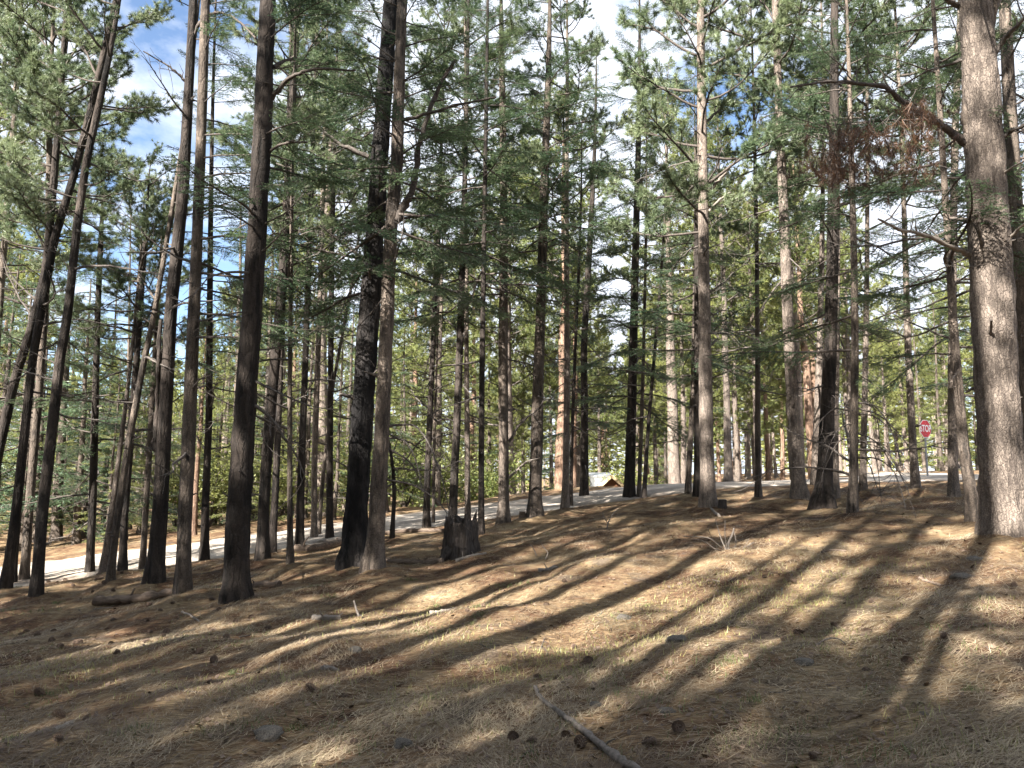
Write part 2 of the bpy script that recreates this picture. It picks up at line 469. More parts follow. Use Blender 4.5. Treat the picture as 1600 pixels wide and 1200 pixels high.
def simple_mat(name, c1, c2, scale=8.0, rough=0.8, bump=0.3, spec=0.3):
    m, t, out = new_mat(name); L = t.links.new
    g = N(t, 'ShaderNodeTexCoord')
    n = N(t, 'ShaderNodeTexNoise', Scale=scale, Detail=7.0, Roughness=0.65); L(g.outputs['Object'], n.inputs['Vector'])
    r = ramp(t, [(0.32, c1), (0.68, c2)]); L(n.outputs['Fac'], r.inputs['Fac'])
    b = N(t, 'ShaderNodeBsdfPrincipled', Roughness=rough); b.inputs['Specular IOR Level'].default_value = spec
    L(r.outputs['Color'], b.inputs['Base Color'])
    bp = N(t, 'ShaderNodeBump', Strength=bump, Distance=0.02); L(n.outputs['Fac'], bp.inputs['Height']); L(bp.outputs['Normal'], b.inputs['Normal'])
    L(b.outputs[0], out.inputs['Surface'])
    return m

def gravel_mat():
    m, t, out = new_mat('gravel'); L = t.links.new
    g = N(t, 'ShaderNodeNewGeometry')
    n1 = N(t, 'ShaderNodeTexNoise', Scale=0.8, Detail=5.0, Roughness=0.6); L(g.outputs['Position'], n1.inputs['Vector'])
    n2 = N(t, 'ShaderNodeTexNoise', Scale=28.0, Detail=4.0, Roughness=0.8); L(g.outputs['Position'], n2.inputs['Vector'])
    a = ramp(t, [(0.34, (0.26, 0.222, 0.185)), (0.66, (0.46, 0.415, 0.36))]); L(n1.outputs['Fac'], a.inputs['Fac'])
    f = ramp(t, [(0.36, (0.6, 0.57, 0.55)), (0.64, (1.2, 1.2, 1.18))]); L(n2.outputs['Fac'], f.inputs['Fac'])
    mu = N(t, 'ShaderNodeMixRGB', blend_type='MULTIPLY'); mu.inputs['Fac'].default_value = 1.0; L(a.outputs['Color'], mu.inputs['Color1']); L(f.outputs['Color'], mu.inputs['Color2'])
    # wheel tracks polished by traffic, needles drifted between them: noise stretched along the road
    mp = N(t, 'ShaderNodeMapping'); mp.inputs['Rotation'].default_value = (0, 0, R(-28)); mp.inputs['Scale'].default_value = (0.12, 1.7, 1); L(g.outputs['Position'], mp.inputs['Vector'])
    n3 = N(t, 'ShaderNodeTexNoise', Scale=1.0, Detail=4.0); L(mp.outputs['Vector'], n3.inputs['Vector'])
    r3 = ramp(t, [(0.52, (0, 0, 0)), (0.68, (1, 1, 1))]); L(n3.outputs['Fac'], r3.inputs['Fac'])
    mx = N(t, 'ShaderNodeMixRGB'); mx.inputs['Color2'].default_value = (0.17, 0.12, 0.082, 1)
    k = N(t, 'ShaderNodeMath', operation='MULTIPLY'); k.inputs[1].default_value = 0.55; L(r3.outputs['Color'], k.inputs[0]); L(k.outputs[0], mx.inputs['Fac']); L(mu.outputs['Color'], mx.inputs['Color1'])
    b = N(t, 'ShaderNodeBsdfPrincipled', Roughness=0.95); b.inputs['Specular IOR Level'].default_value = 0.15
    L(mx.outputs['Color'], b.inputs['Base Color'])
    bp = N(t, 'ShaderNodeBump', Strength=0.7, Distance=0.03); L(n2.outputs['Fac'], bp.inputs['Height']); L(bp.outputs['Normal'], b.inputs['Normal'])
    L(b.outputs[0], out.inputs['Surface'])
    return m

GROUND = ground_mat()
GRAVEL = gravel_mat()
ROCK = simple_mat('rock', (0.05, 0.044, 0.037), (0.17, 0.147, 0.12), scale=9.0, bump=0.8)
CONE = simple_mat('pine_cone_scales', (0.055, 0.038, 0.03), (0.17, 0.115, 0.08), scale=30.0)
RED_PAINT = simple_mat('red_sign_paint', (0.42, 0.012, 0.02), (0.52, 0.02, 0.03), scale=5.0, rough=0.45, bump=0.03)
WHITE_PAINT = simple_mat('white_paint', (0.72, 0.71, 0.68), (0.82, 0.81, 0.78), scale=4.0, rough=0.5, bump=0.03)
STEEL = simple_mat('galvanised_steel', (0.18, 0.18, 0.18), (0.3, 0.3, 0.3), scale=20.0, rough=0.5)
CABIN_WALL = simple_mat('cabin_boards', (0.16, 0.075, 0.04), (0.24, 0.12, 0.065), scale=6.0)
CABIN_TRIM = simple_mat('cabin_trim', (0.5, 0.36, 0.2), (0.62, 0.48, 0.28), scale=6.0)
ROOF_PALE = simple_mat('pale_roof', (0.55, 0.55, 0.53), (0.7, 0.7, 0.68), scale=5.0)
GLASS_DARK = simple_mat('window_glass', (0.03, 0.035, 0.04), (0.05, 0.055, 0.06), scale=2.0, rough=0.1, bump=0.0, spec=0.6)

# ------------------------------------------------------------------ the setting: ground and road
def axis(lo, hi, near, step, growth, centre=0.0):
    out = [centre]
    s = step; v = centre
    while v < hi:
        s = step if abs(v - centre) < near else s * growth
        v += s; out.append(v)
    s = step; v = centre
    while v > lo:
        s = step if abs(v - centre) < near else s * growth
        v -= s; out.append(v)
    return np.array(sorted(out))

xs = axis(-700, 700, 9.0, 0.09, 1.045, 0.0)
ys = axis(-300, 900, 5.5, 0.085, 1.04, 8.0)
XX, YY = np.meshgrid(xs, ys)
ZZ = ground_h(XX, YY)
mb = MB()
nx, ny = len(xs), len(ys)
i = np.arange(ny - 1)[:, None] * nx; j = np.arange(nx - 1)[None, :]
mb.add(np.stack([XX, YY, ZZ], -1).reshape(-1, 3), np.stack([i + j, i + j + 1, i + nx + j + 1, i + nx + j], -1).reshape(-1, 4))
tag(obj('ground', mb.mesh('ground', GROUND)), 'sloping forest floor covered in brown pine needles', kind='structure')

def road_mesh(line, half, n_across, zoff, name):
    line = np.array(line)
    T = np.gradient(line, axis=0); T /= np.linalg.norm(T, axis=1)[:, None]
    Nn = np.stack([-T[:, 1], T[:, 0]], -1)
    mb = MB()
    s = np.linspace(-1, 1, n_across)
    _q = np.arange(len(line)); hw = half + 0.22 * np.sin(_q * 0.31) + 0.14 * np.sin(_q * 0.83 + 1) + 0.10 * np.sin(_q * 2.1)
    P = line[:, None, :] + s[None, :, None] * hw[:, None, None] * Nn[:, None, :]
    z = base_h(P[..., 0], P[..., 1]) + zoff + 0.05 * (1 - s[None, :] ** 2)
    z = z + 0.012 * np.sin(P[..., 0] * 3.1) * np.sin(P[..., 1] * 2.7)
    z[:, 0] -= 0.05; z[:, -1] -= 0.05
    V = np.concatenate([P, z[..., None]], -1)
    a = np.arange(len(line) - 1)[:, None] * n_across; b = np.arange(n_across - 1)[None, :]
    mb.add(V.reshape(-1, 3), np.stack([a + b, a + n_across + b, a + n_across + b + 1, a + b + 1], -1).reshape(-1, 4))
    return mb.mesh(name, GRAVEL)

tag(obj('road', road_mesh(catmull(ROAD_C, 60), 3.0, 11, 0.0, 'road')), 'pale gravel road crossing behind the near trees', kind='structure')
tag(obj('side_road', road_mesh(catmull(SIDE_C, 26), 2.6, 9, 0.012, 'side_road')), 'gravel side road joining near the stop sign', kind='structure')

# ------------------------------------------------------------------ limb library
def rot_to(v):
    """matrix whose X axis is v"""
    v = np.array(v) / (np.linalg.norm(v) + 1e-9)
    up = np.array([0, 0, 1.0])
    y = np.cross(up, v); y /= np.linalg.norm(y) + 1e-9
    z = np.cross(v, y)
    return np.stack([v, y, z], 1)

def curve_pts(p0, d0, length, n, rng, wob=0.10, lift=0.0):
    P = [np.array(p0, float)]; d = np.array(d0, float); d /= np.linalg.norm(d)
    for k in range(n):
        d = d + rng.normal(0, wob, 3) + np.array([0, 0, lift])
        d /= np.linalg.norm(d)
        P.append(P[-1] + d * length / n)
    return np.array(P)

def needles_burst(p, d, rng, n, length, width, spread, tint):
    """n thin triangles bursting from p around d"""
    d = d / (np.linalg.norm(d) + 1e-9)
    D = rng.normal(0, 1, (n, 3)); D /= np.linalg.norm(D, axis=1)[:, None]
    D = d[None, :] * rng.uniform(0.15, 1.0, (n, 1)) + D * spread
    D[:, 2] -= 0.10
    D /= np.linalg.norm(D, axis=1)[:, None]
    S = np.cross(D, rng.normal(0, 1, (n, 3))); S /= np.linalg.norm(S, axis=1)[:, None] + 1e-9
    b = p[None, :] - d[None, :] * rng.uniform(0, 0.09, (n, 1))
    ln = length * rng.uniform(0.75, 1.15, (n, 1))
    V = np.stack([b - S * width / 2, b + S * width / 2, b + D * ln], 1).reshape(-1, 3)
    F = np.arange(3 * n).reshape(-1, 3)
    c = np.repeat(np.clip(tint + rng.normal(0, 0.12, n), 0, 1), 3)
    return V, F, c

def pine_limb(seed, nn=52, length=2.4, wid=0.0125, nl=0.17, nb=13):
    rng = np.random.default_rng(seed)
    mb = MB()
    main = curve_pts((0, 0, 0), (1, rng.normal(0, .12), -0.02), length, 10, rng, 0.09, 0.035)
    tube(mb, main, np.linspace(0.034, 0.008, len(main)), 5, 0, cap=False)
    ends = []
    for q in range(nb):
        f = 0.30 + 0.68 * (q + rng.uniform(0, .8)) / nb
        kk = min(int(f * 10), 9); p = main[kk] + (main[kk + 1] - main[kk]) * (f * 10 - kk)
        side = 1 if q % 2 else -1
        d = np.array([0.75, side * rng.uniform(0.4, 1.0), rng.uniform(-0.1, 0.5)])
        L = rng.uniform(0.35, 0.85) * (1.15 - 0.5 * f)
        sub = curve_pts(p, d, L, 5, rng, 0.16, 0.07)
        tube(mb, sub, np.linspace(0.013, 0.005, len(sub)), 4, 0, cap=False)
        ends.append((sub[-1], sub[-1] - sub[-2])); ends.append((sub[3], sub[3] - sub[2]))
        for r_ in range(2):
            kq = rng.integers(2, 5)
            d2 = (sub[kq] - sub[kq - 1]); d2 = d2 / np.linalg.norm(d2) + rng.normal(0, 0.6, 3); d2[2] += 0.25
            tw = curve_pts(sub[kq], d2, rng.uniform(.15, .35), 3, rng, 0.15, 0.1)
            tube(mb, tw, np.linspace(0.007, 0.004, len(tw)), 3, 0, cap=False)
            ends.append((tw[-1], tw[-1] - tw[-2]))
    ends.append((main[-1], main[-1] - main[-2])); ends.append((main[-2], main[-1] - main[-2]))
    for p, d in ends:
        V, F, c = needles_burst(p, d, rng, nn, nl, wid, 0.62, rng.uniform(0.2, 0.9))
        mb.add(V, F, 1, c)
    return mb

def fir_limb(seed, length=2.4, step=0.016, nlen=0.044, wid=0.016, twig_step=0.075):
    rng = np.random.default_rng(seed)
    mb = MB()
    main = curve_pts((0, 0, 0), (1, 0, 0.06), length, 12, rng, 0.05, -0.012)
    tube(mb, main, np.linspace(0.026, 0.005, len(main)), 5, 0, cap=False)
    twigs = []
    s = 0.22 * length
    side = 1
    while s < length:
        f = s / length; kk = min(int(f * 12), 11); p = main[kk] + (main[kk + 1] - main[kk]) * (f * 12 - kk)
        L = (0.95 * (1 - f) ** 0.75 + 0.10) * rng.uniform(0.55, 1.1) * length / 2.4
        if f < 0.4: L *= 0.4 + 1.5 * (f - 0.0) * rng.uniform(0.6, 1.0)
        if rng.random() > 0.14:
            d = np.array([0.75, side * rng.uniform(0.6, 1.0), rng.uniform(-0.22, 0.10)])
            tw = curve_pts(p, d, L, 4, rng, 0.09, -0.045)
            twigs.append(tw)
            tube(mb, tw, np.linspace(0.006, 0.003, len(tw)), 3, 0, cap=False)
            m = int(L / 0.11)
            for q in range(1, m + 1):
                g = q / (m + 0.5); k2 = min(int(g * 4), 3)
                pp = tw[k2] + (tw[k2 + 1] - tw[k2]) * (g * 4 - k2)
                dd = tw[k2 + 1] - tw[k2]; dd = dd / np.linalg.norm(dd)
                sd = np.array([-dd[1], dd[0], rng.normal(-.08, .14)]) * (1 if q % 2 else -1)
                l2 = (0.26 * (1 - g) + 0.09) * rng.uniform(0.7, 1.15)
                twigs.append(curve_pts(pp, dd * 0.8 + sd * 0.7, l2, 2, rng, 0.06, -0.04))
        side = -side
        s += twig_step * rng.uniform(0.6, 1.3) * 0.6
    twigs.append(main[-4:])
    for tw in twigs:
        seg = np.linalg.norm(np.diff(tw, axis=0), axis=1); tot = seg.sum()
        n = max(3, int(tot / step))
        u = np.sort(rng.uniform(0, 1, n)) * (len(tw) - 1); k = np.minimum(u.astype(int), len(tw) - 2)
        p = tw[k] + (tw[k + 1] - tw[k]) * (u - k)[:, None]
        d = (tw[k + 1] - tw[k]); d /= np.linalg.norm(d, axis=1)[:, None]
        Z = np.array([0, 0, 1.0]); sd = np.cross(d, Z); sd /= np.linalg.norm(sd, axis=1)[:, None] + 1e-9
        sgn = np.where(np.arange(n) % 2 == 0, 1, -1)[:, None]
        D = d * rng.uniform(0.35, 0.9, (n, 1)) + sd * sgn * rng.uniform(0.5, 1, (n, 1)) + Z * rng.normal(0.12, 0.3, (n, 1))
        D /= np.linalg.norm(D, axis=1)[:, None]
        S = np.cross(D, rng.normal(0, 0.5, (n, 3)) + Z); S /= np.linalg.norm(S, axis=1)[:, None] + 1e-9
        ln = nlen * rng.uniform(0.75, 1.25, (n, 1))
        V = np.stack([p - S * wid / 2, p + S * wid / 2, p + D * ln], 1).reshape(-1, 3)
        c = np.repeat(np.clip(rng.uniform(.15, .85) + rng.normal(0, .1, n), 0, 1), 3)
        mb.add(V, np.arange(3 * n).reshape(-1, 3), 1, c)
    return mb

def dead_limb(seed, length=1.5):
    rng = np.random.default_rng(seed)
    mb = MB()
    lift = rng.uniform(-0.09, 0.05)
    main = curve_pts((0, 0, 0), (1, 0, rng.uniform(-.1, .3)), length, 9, rng, 0.13, lift)
    tube(mb, main, np.linspace(0.024, 0.004, len(main)), 5, 0)
    for q in range(rng.integers(5, 10)):
        k = rng.integers(2, 9)
        d = (main[k] - main[k - 1]); d = d / np.linalg.norm(d) + rng.normal(0, 0.7, 3)
        L = rng.uniform(0.2, 0.7)
        tw = curve_pts(main[k], d, L, 5, rng, 0.22, lift * 0.6)
        tube(mb, tw, np.linspace(0.008, 0.0025, len(tw)), 3, 0, cap=False)
        for z_ in range(rng.integers(0, 4)):
            k2 = rng.integers(1, 5); d2 = (tw[k2] - tw[k2 - 1]); d2 = d2 / np.linalg.norm(d2) + rng.normal(0, .7, 3)
            t2 = curve_pts(tw[k2], d2, rng.uniform(.1, .3), 3, rng, 0.25, lift * 0.5)
            tube(mb, t2, np.linspace(0.0045, 0.002, len(t2)), 3, 0, cap=False)
    return mb

def stub(seed):
    rng = np.random.default_rng(seed); mb = MB()
    L = rng.uniform(.1, .32); c = curve_pts((0, 0, 0), (1, 0, .1), L, 4, rng, .14)
    tube(mb, c, np.array([.04, .026, .021, .018, .009]) * rng.uniform(.7, 1.1), 7, lump=1 + .14 * rng.normal(0, 1, (5, 7)))
    return mb.mesh('broken_stub', DEAD_WOOD, False)
STUBS = [stub(400 + k) for k in range(6)]
PINE_MB = [pine_limb(100 + k) for k in range(6)]
FIR_MB = [fir_limb(200 + k) for k in range(6)]
PINE_L = [m.mesh('pine_limb', [LIMB_WOOD, PINE_NEEDLE]) for m in PINE_MB]
FIR_L = [m.mesh('fir_limb', [LIMB_WOOD, FIR_NEEDLE]) for m in FIR_MB]
DEAD_L = [dead_limb(300 + k).mesh('dead_limb', DEAD_WOOD) for k in range(10)]
PINE_LO = [pine_limb(150 + k, nn=17, wid=0.032, nl=0.2, nb=11) for k in range(4)]
FIR_LO = [fir_limb(250 + k, step=0.05, nlen=0.085, wid=0.04, twig_step=0.12) for k in range(4)]

# ------------------------------------------------------------------ trunks
def trunk_mesh(P, rad, mat, sides=18, step=0.16, seed=0, flare=0.45, rough=0.05, name='trunk', dense=False):
    """P: points from base up (tree space), rad: radii at those points"""
    rng = np.random.default_rng(seed)
    P = np.array(P, float); rad = np.array(rad, float)
    seg = np.linalg.norm(np.diff(P, axis=0), axis=1); cum = np.concatenate([[0], np.cumsum(seg)])
    L = cum[-1]
    s = np.concatenate([np.arange(0, min(L, 11), step), np.arange(11, L, step * 5)]) if L > 11 else np.arange(0, L, step)
    s = np.append(s, L)
    Q = np.stack([np.interp(s, cum, P[:, q]) for q in range(3)], -1)
    # soften the corners of the polyline
    for _ in range(3):
        Q[1:-1] = 0.25 * Q[:-2] + 0.5 * Q[1:-1] + 0.25 * Q[2:]
    r = np.interp(s, cum, rad)
    ph = rng.uniform(0, 6.28, 8)
    th = np.linspace(0, 2 * np.pi, sides, endpoint=False)
    fl = np.exp(-s / 0.2)
    lobes = 1.15 + 0.5 * np.sin(3 * th + ph[0]) + 0.35 * np.sin(5 * th + ph[1])
    lump = 1 + flare * fl[:, None] * lobes[None, :]
    lump = lump * (1 + 0.03 * np.sin(s * 1.1 + ph[2])[:, None] + 0.02 * np.sin(2 * th + ph[3])[None, :])
    # bark relief: ridges that wander up the stem
    wand = 0.6 * np.sin(s * 0.9 + ph[4]) + 0.3 * np.sin(s * 2.3 + ph[5])
    off = rng.uniform(0, 50)
    rel = np.zeros((len(s), sides))
    for a in range(len(s)):
        if s[a] > 11: continue
        for b in range(sides):
            v = mnoise.noise((math.cos(th[b] + .1 * wand[a]) * r[a] * 9 + off, math.sin(th[b] + .1 * wand[a]) * r[a] * 9, s[a] * 1.7))
            w = mnoise.noise((math.cos(th[b]) * r[a] * 22 + off, math.sin(th[b]) * r[a] * 22, s[a] * 5.0 + 9)) if dense else 0
            rel[a, b] = v + 1.3 * w
    lump = lump * (1 + rough * rel)
    mb = MB()
    Q[0, 2] -= 0.22
    tube(mb, Q, r, sides, 0, cap=True, lump=lump)
    return mb.mesh(name, mat)

def limb_matrix(p, az, tilt, roll, sc):
    M = Matrix.Translation(Vector(p)) @ Matrix.Rotation(az, 4, 'Z') @ Matrix.Rotation(-tilt, 4, 'Y') @ Matrix.Rotation(roll, 4, 'X')
    return M @ Matrix.Scale(sc, 4)

def along(P, h):
    zz = P[:, 2]
    return np.array([np.interp(h, zz, P[:, 0]), np.interp(h, zz, P[:, 1]), h])

def limb_plan(kind, hb, H, lmax, rng, dens=1.0):
    """heights, azimuths, tilts and lengths of the living limbs"""
    out = []
    h = hb; az = rng.uniform(0, 6.28)
    gap = (0.205 if kind == 'fir' else 0.235) / dens
    while h < H - 0.25:
        f = (h - hb) / max(H - hb, .1)
        if kind == 'fir':
            L = lmax * (1 - f) ** 0.8 * rng.uniform(0.65, 1.05) + 0.25
            tilt = R(-12 + 40 * f + rng.normal(0, 7))
        else:
            L = lmax * (0.55 + 0.9 * f - 1.15 * f * f) * rng.uniform(0.6, 1.15) / 0.7
            L = max(L, 0.5)
            tilt = R(-6 + 55 * f + rng.normal(0, 12))
        out.append((h, az, tilt, L))
        az += 2.4 + rng.normal(0, 0.4)
        h += gap * rng.uniform(0.5, 1.5) * (1.0 if f < 0.75 else 0.7)
    return out

def make_tree(name, label, cat, pts, w0, w1, mat, kind, hb, H, lmax, seed, group=None, dead=(1.6, 8, 10), dens=1.0,
              sides=16, rough=0.05, dense=False, ydepth=None, flare=0.45, step=0.16, azr=None, short=None):
    """pts: photo pixels of the stem's axis from its base up. w0, w1: stem width in pixels at the first and last point."""
    if w0 < 60: w0, w1 = w0 * 0.82, w1 * 0.92
    rng = np.random.default_rng(seed)
    if ydepth is None: base = ground_at(*pts[0])
    else:
        b = at_depth(pts[0][0], pts[0][1], ydepth); base = np.array([b[0], b[1], G(b[0], b[1])])
    y = base[1]
    H = min(H, CAM_H + 0.664 * y + 2.2 - base[2])
    pxm = y / FPX                                # metres per photo pixel at that depth
    W = [at_depth(p[0], p[1], y) for p in pts]
    W[0] = base
    W = np.array(W) - base
    yl = rng.normal(0, 0.012)
    W[:, 1] += W[:, 2] * yl
    rad = np.interp(np.linspace(0, 1, len(W)), [0, 1], [w0 * pxm / 2, w1 * pxm / 2])
    hh = W[:, 2]
    rad = np.interp(hh, [0, max(hh[-1], .1)], [w0 * pxm / 2, w1 * pxm / 2])
    # carry the stem on to its tip
    d = W[-1] - W[-2]; d = d / np.linalg.norm(d)
    top = W[-1]
    if H > top[2] + 0.6:
        n = 4
        ext = []; er = []
        for q in range(1, n + 1):
            f = q / n
            hq = (H - top[2]) * f
            dx = d[0] / d[2] * hq * (1 - 0.45 * f)
            ext.append(top + np.array([dx, yl * hq, hq])); er.append(rad[-1] * (1 - f) + 0.012 * f)
        W = np.vstack([W, ext]); rad = np.concatenate([rad, er])
    root = empty(name, base)
    tag(root, label, cat, group)
    tr = obj('trunk', trunk_mesh(W, rad, mat, sides=sides, step=step, seed=seed, flare=flare, rough=rough, dense=dense), root)
    root_W = W
    if hb < H:
        crown = empty('crown', (0, 0, 0), parent=root)
        lib = FIR_L if kind == 'fir' else PINE_L
        for (h, az, tilt, L) in limb_plan(kind, hb, H, lmax, rng, dens):
            if azr is not None: az = azr[0] + (rng.random() - .5) * 2 * azr[1]
            if short and h < short and math.cos(az) > -0.2: L *= 0.42
            p = along(W, h)
            o = obj('limb', lib[rng.integers(len(lib))], crown)
            o.matrix_local = limb_matrix(p, az, tilt, rng.normal(0, .15), L / 2.4)
        top = W[-1]
        o = obj('limb', lib[0], crown); o.matrix_local = limb_matrix(top - np.array([0, 0, .3]), rng.uniform(0, 6), R(80), 0, 0.35)
    lo, hi, n = dead
    for q in range(n):
        h = lo + (hi - lo) * (q + rng.uniform(0, 1)) / max(n, 1)
        p = along(W, h)
        o = obj('dead_limb', DEAD_L[rng.integers(len(DEAD_L))], root)
        o.matrix_local = limb_matrix(p, rng.uniform(0, 6.28), R(rng.normal(0, 18)), rng.uniform(0, 6.28), rng.uniform(0.35, 1.15))
    if w0 > 9:
        for q in range(7):
            h = rng.uniform(0.7, min(H * .7, CAM_H + 0.664 * y)); p = along(W, h); az = rng.uniform(0, 6.28)
            r_ = np.interp(h, W[:, 2], rad)
            o = obj('broken_stub', STUBS[rng.integers(len(STUBS))], root)
            o.matrix_local = limb_matrix(p + np.array([math.cos(az), math.sin(az), 0]) * r_ * .8, az, R(rng.normal(8, 22)), rng.uniform(0, 6.28), rng.uniform(.45, 1.2) * min(1.0, .35 + r_ * 4))
    return root, W, rad, base

def px_limb(tree, pts, w0, w1, name='limb', mat=None, k=7, dy=0.0, seed=0, twigs=0):
    """a limb traced along photo pixels at the tree's own depth; dy bends it towards (-) or away from the viewer"""
    root, W, rad, base = tree
    y = base[1]; n = len(pts)
    Q = np.array([at_depth(p[0], p[1], y + dy * (q / (n - 1)) ** 1.2) for q, p in enumerate(pts)]) - base
    C = catmull(Q, 6)
    pxm = y / FPX
    mb = MB()
    rr = np.linspace(w0 * pxm / 2, w1 * pxm / 2, len(C))
    rng = np.random.default_rng(seed + len(pts) * 7)
    rr = rr * (1 + rng.normal(0, .09, len(C)))
    C[1:-1] += rng.normal(0, 1, (len(C) - 2, 3)) * rr[1:-1, None] * .22
    tube(mb, C, rr, k, 0, lump=1 + .12 * rng.normal(0, 1, (len(C), k)))
    for _ in range(twigs):
        q = rng.integers(len(C) // 4, len(C) - 1)
        d = C[q] - C[q - 1]; d = d / (np.linalg.norm(d) + 1e-9) + rng.normal(0, .7, 3)
        tw = curve_pts(C[q], d, rng.uniform(.2, .6), 5, rng, .2, -0.02)
        tube(mb, tw, np.linspace(max(rr[q] * .45, .004), .002, len(tw)), 4, 0, cap=False)
    return obj(name, mb.mesh(name, mat or DEAD_WOOD), root)

# ------------------------------------------------------------------ the trees one can tell apart
TREES = {}
def T(key, *a, **k):
    TREES[key] = make_tree(*a, **k)
    return TREES[key]

P_ = 'pine_tree'; F_ = 'fir_tree'
# --- left cluster
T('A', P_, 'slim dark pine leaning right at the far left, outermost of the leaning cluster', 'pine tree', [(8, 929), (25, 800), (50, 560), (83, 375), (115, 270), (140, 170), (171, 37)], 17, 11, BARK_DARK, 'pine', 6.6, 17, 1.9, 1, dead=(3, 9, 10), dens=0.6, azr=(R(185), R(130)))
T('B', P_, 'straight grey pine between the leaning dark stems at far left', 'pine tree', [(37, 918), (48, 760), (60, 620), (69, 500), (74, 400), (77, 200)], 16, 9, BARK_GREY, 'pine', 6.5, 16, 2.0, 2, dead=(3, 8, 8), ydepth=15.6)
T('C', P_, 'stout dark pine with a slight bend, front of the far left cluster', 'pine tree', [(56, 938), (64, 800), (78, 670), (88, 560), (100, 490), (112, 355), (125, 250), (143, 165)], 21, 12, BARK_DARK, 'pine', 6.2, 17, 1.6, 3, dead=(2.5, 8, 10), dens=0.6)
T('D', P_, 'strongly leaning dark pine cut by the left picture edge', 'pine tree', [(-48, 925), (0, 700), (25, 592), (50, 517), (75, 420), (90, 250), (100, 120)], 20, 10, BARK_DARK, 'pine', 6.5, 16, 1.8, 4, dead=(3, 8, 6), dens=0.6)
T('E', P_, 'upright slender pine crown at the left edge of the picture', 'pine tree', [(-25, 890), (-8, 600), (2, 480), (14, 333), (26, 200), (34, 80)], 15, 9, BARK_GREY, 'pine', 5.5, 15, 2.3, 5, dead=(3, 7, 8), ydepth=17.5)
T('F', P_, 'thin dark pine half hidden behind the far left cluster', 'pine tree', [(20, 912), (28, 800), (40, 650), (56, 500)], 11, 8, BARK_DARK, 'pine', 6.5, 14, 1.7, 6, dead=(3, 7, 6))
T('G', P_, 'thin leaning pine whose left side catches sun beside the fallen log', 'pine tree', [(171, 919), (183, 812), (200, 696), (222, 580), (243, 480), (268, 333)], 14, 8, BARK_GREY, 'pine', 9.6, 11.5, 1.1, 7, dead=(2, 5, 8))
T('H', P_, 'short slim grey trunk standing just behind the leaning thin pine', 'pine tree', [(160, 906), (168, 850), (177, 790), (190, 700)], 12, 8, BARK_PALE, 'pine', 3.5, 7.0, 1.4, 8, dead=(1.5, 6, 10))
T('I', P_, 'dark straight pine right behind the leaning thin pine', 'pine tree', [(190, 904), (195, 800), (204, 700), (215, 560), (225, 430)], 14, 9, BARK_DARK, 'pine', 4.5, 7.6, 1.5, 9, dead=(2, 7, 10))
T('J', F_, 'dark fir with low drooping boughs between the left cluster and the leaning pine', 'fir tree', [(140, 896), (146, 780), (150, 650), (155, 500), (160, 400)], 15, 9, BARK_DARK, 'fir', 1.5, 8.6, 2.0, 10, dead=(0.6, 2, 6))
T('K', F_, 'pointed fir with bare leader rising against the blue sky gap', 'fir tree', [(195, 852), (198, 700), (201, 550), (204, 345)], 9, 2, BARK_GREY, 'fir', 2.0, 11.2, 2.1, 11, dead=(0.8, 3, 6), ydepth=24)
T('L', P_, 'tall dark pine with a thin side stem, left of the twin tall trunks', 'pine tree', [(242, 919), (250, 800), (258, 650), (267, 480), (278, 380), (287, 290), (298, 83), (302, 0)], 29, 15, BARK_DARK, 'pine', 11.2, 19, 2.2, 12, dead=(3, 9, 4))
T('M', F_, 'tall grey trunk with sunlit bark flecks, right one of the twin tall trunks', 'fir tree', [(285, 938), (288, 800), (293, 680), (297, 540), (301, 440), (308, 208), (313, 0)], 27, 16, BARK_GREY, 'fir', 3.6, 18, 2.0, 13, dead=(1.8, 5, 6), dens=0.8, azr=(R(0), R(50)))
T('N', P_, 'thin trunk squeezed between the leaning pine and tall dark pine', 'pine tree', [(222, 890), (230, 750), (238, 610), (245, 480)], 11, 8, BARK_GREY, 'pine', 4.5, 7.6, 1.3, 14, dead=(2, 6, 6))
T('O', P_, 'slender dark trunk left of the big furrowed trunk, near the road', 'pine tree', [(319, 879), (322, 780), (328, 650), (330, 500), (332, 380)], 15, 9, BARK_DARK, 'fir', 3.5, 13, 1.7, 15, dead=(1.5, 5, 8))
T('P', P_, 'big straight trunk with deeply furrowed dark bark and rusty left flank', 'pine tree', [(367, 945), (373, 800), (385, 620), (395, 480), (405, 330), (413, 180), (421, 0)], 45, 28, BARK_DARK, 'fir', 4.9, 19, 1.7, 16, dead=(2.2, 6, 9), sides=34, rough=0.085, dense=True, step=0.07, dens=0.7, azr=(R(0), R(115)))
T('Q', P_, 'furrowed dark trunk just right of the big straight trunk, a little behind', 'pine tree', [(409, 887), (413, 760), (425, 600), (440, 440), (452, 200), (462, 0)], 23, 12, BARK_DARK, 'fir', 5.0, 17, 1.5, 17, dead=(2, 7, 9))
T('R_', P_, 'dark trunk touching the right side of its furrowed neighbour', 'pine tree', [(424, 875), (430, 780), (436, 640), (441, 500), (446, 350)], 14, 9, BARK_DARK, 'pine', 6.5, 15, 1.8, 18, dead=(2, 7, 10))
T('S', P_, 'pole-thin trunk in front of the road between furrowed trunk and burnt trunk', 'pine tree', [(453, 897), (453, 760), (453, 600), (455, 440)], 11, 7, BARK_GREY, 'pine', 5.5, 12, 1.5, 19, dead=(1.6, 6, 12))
T('T', P_, 'dark trunk with a dead log lying against its foot', 'pine tree', [(468, 861), (470, 760), (476, 600), (482, 440), (487, 300)], 15, 9, BARK_DARK, 'fir', 4.6, 16, 1.9, 20, dead=(2, 6, 10))
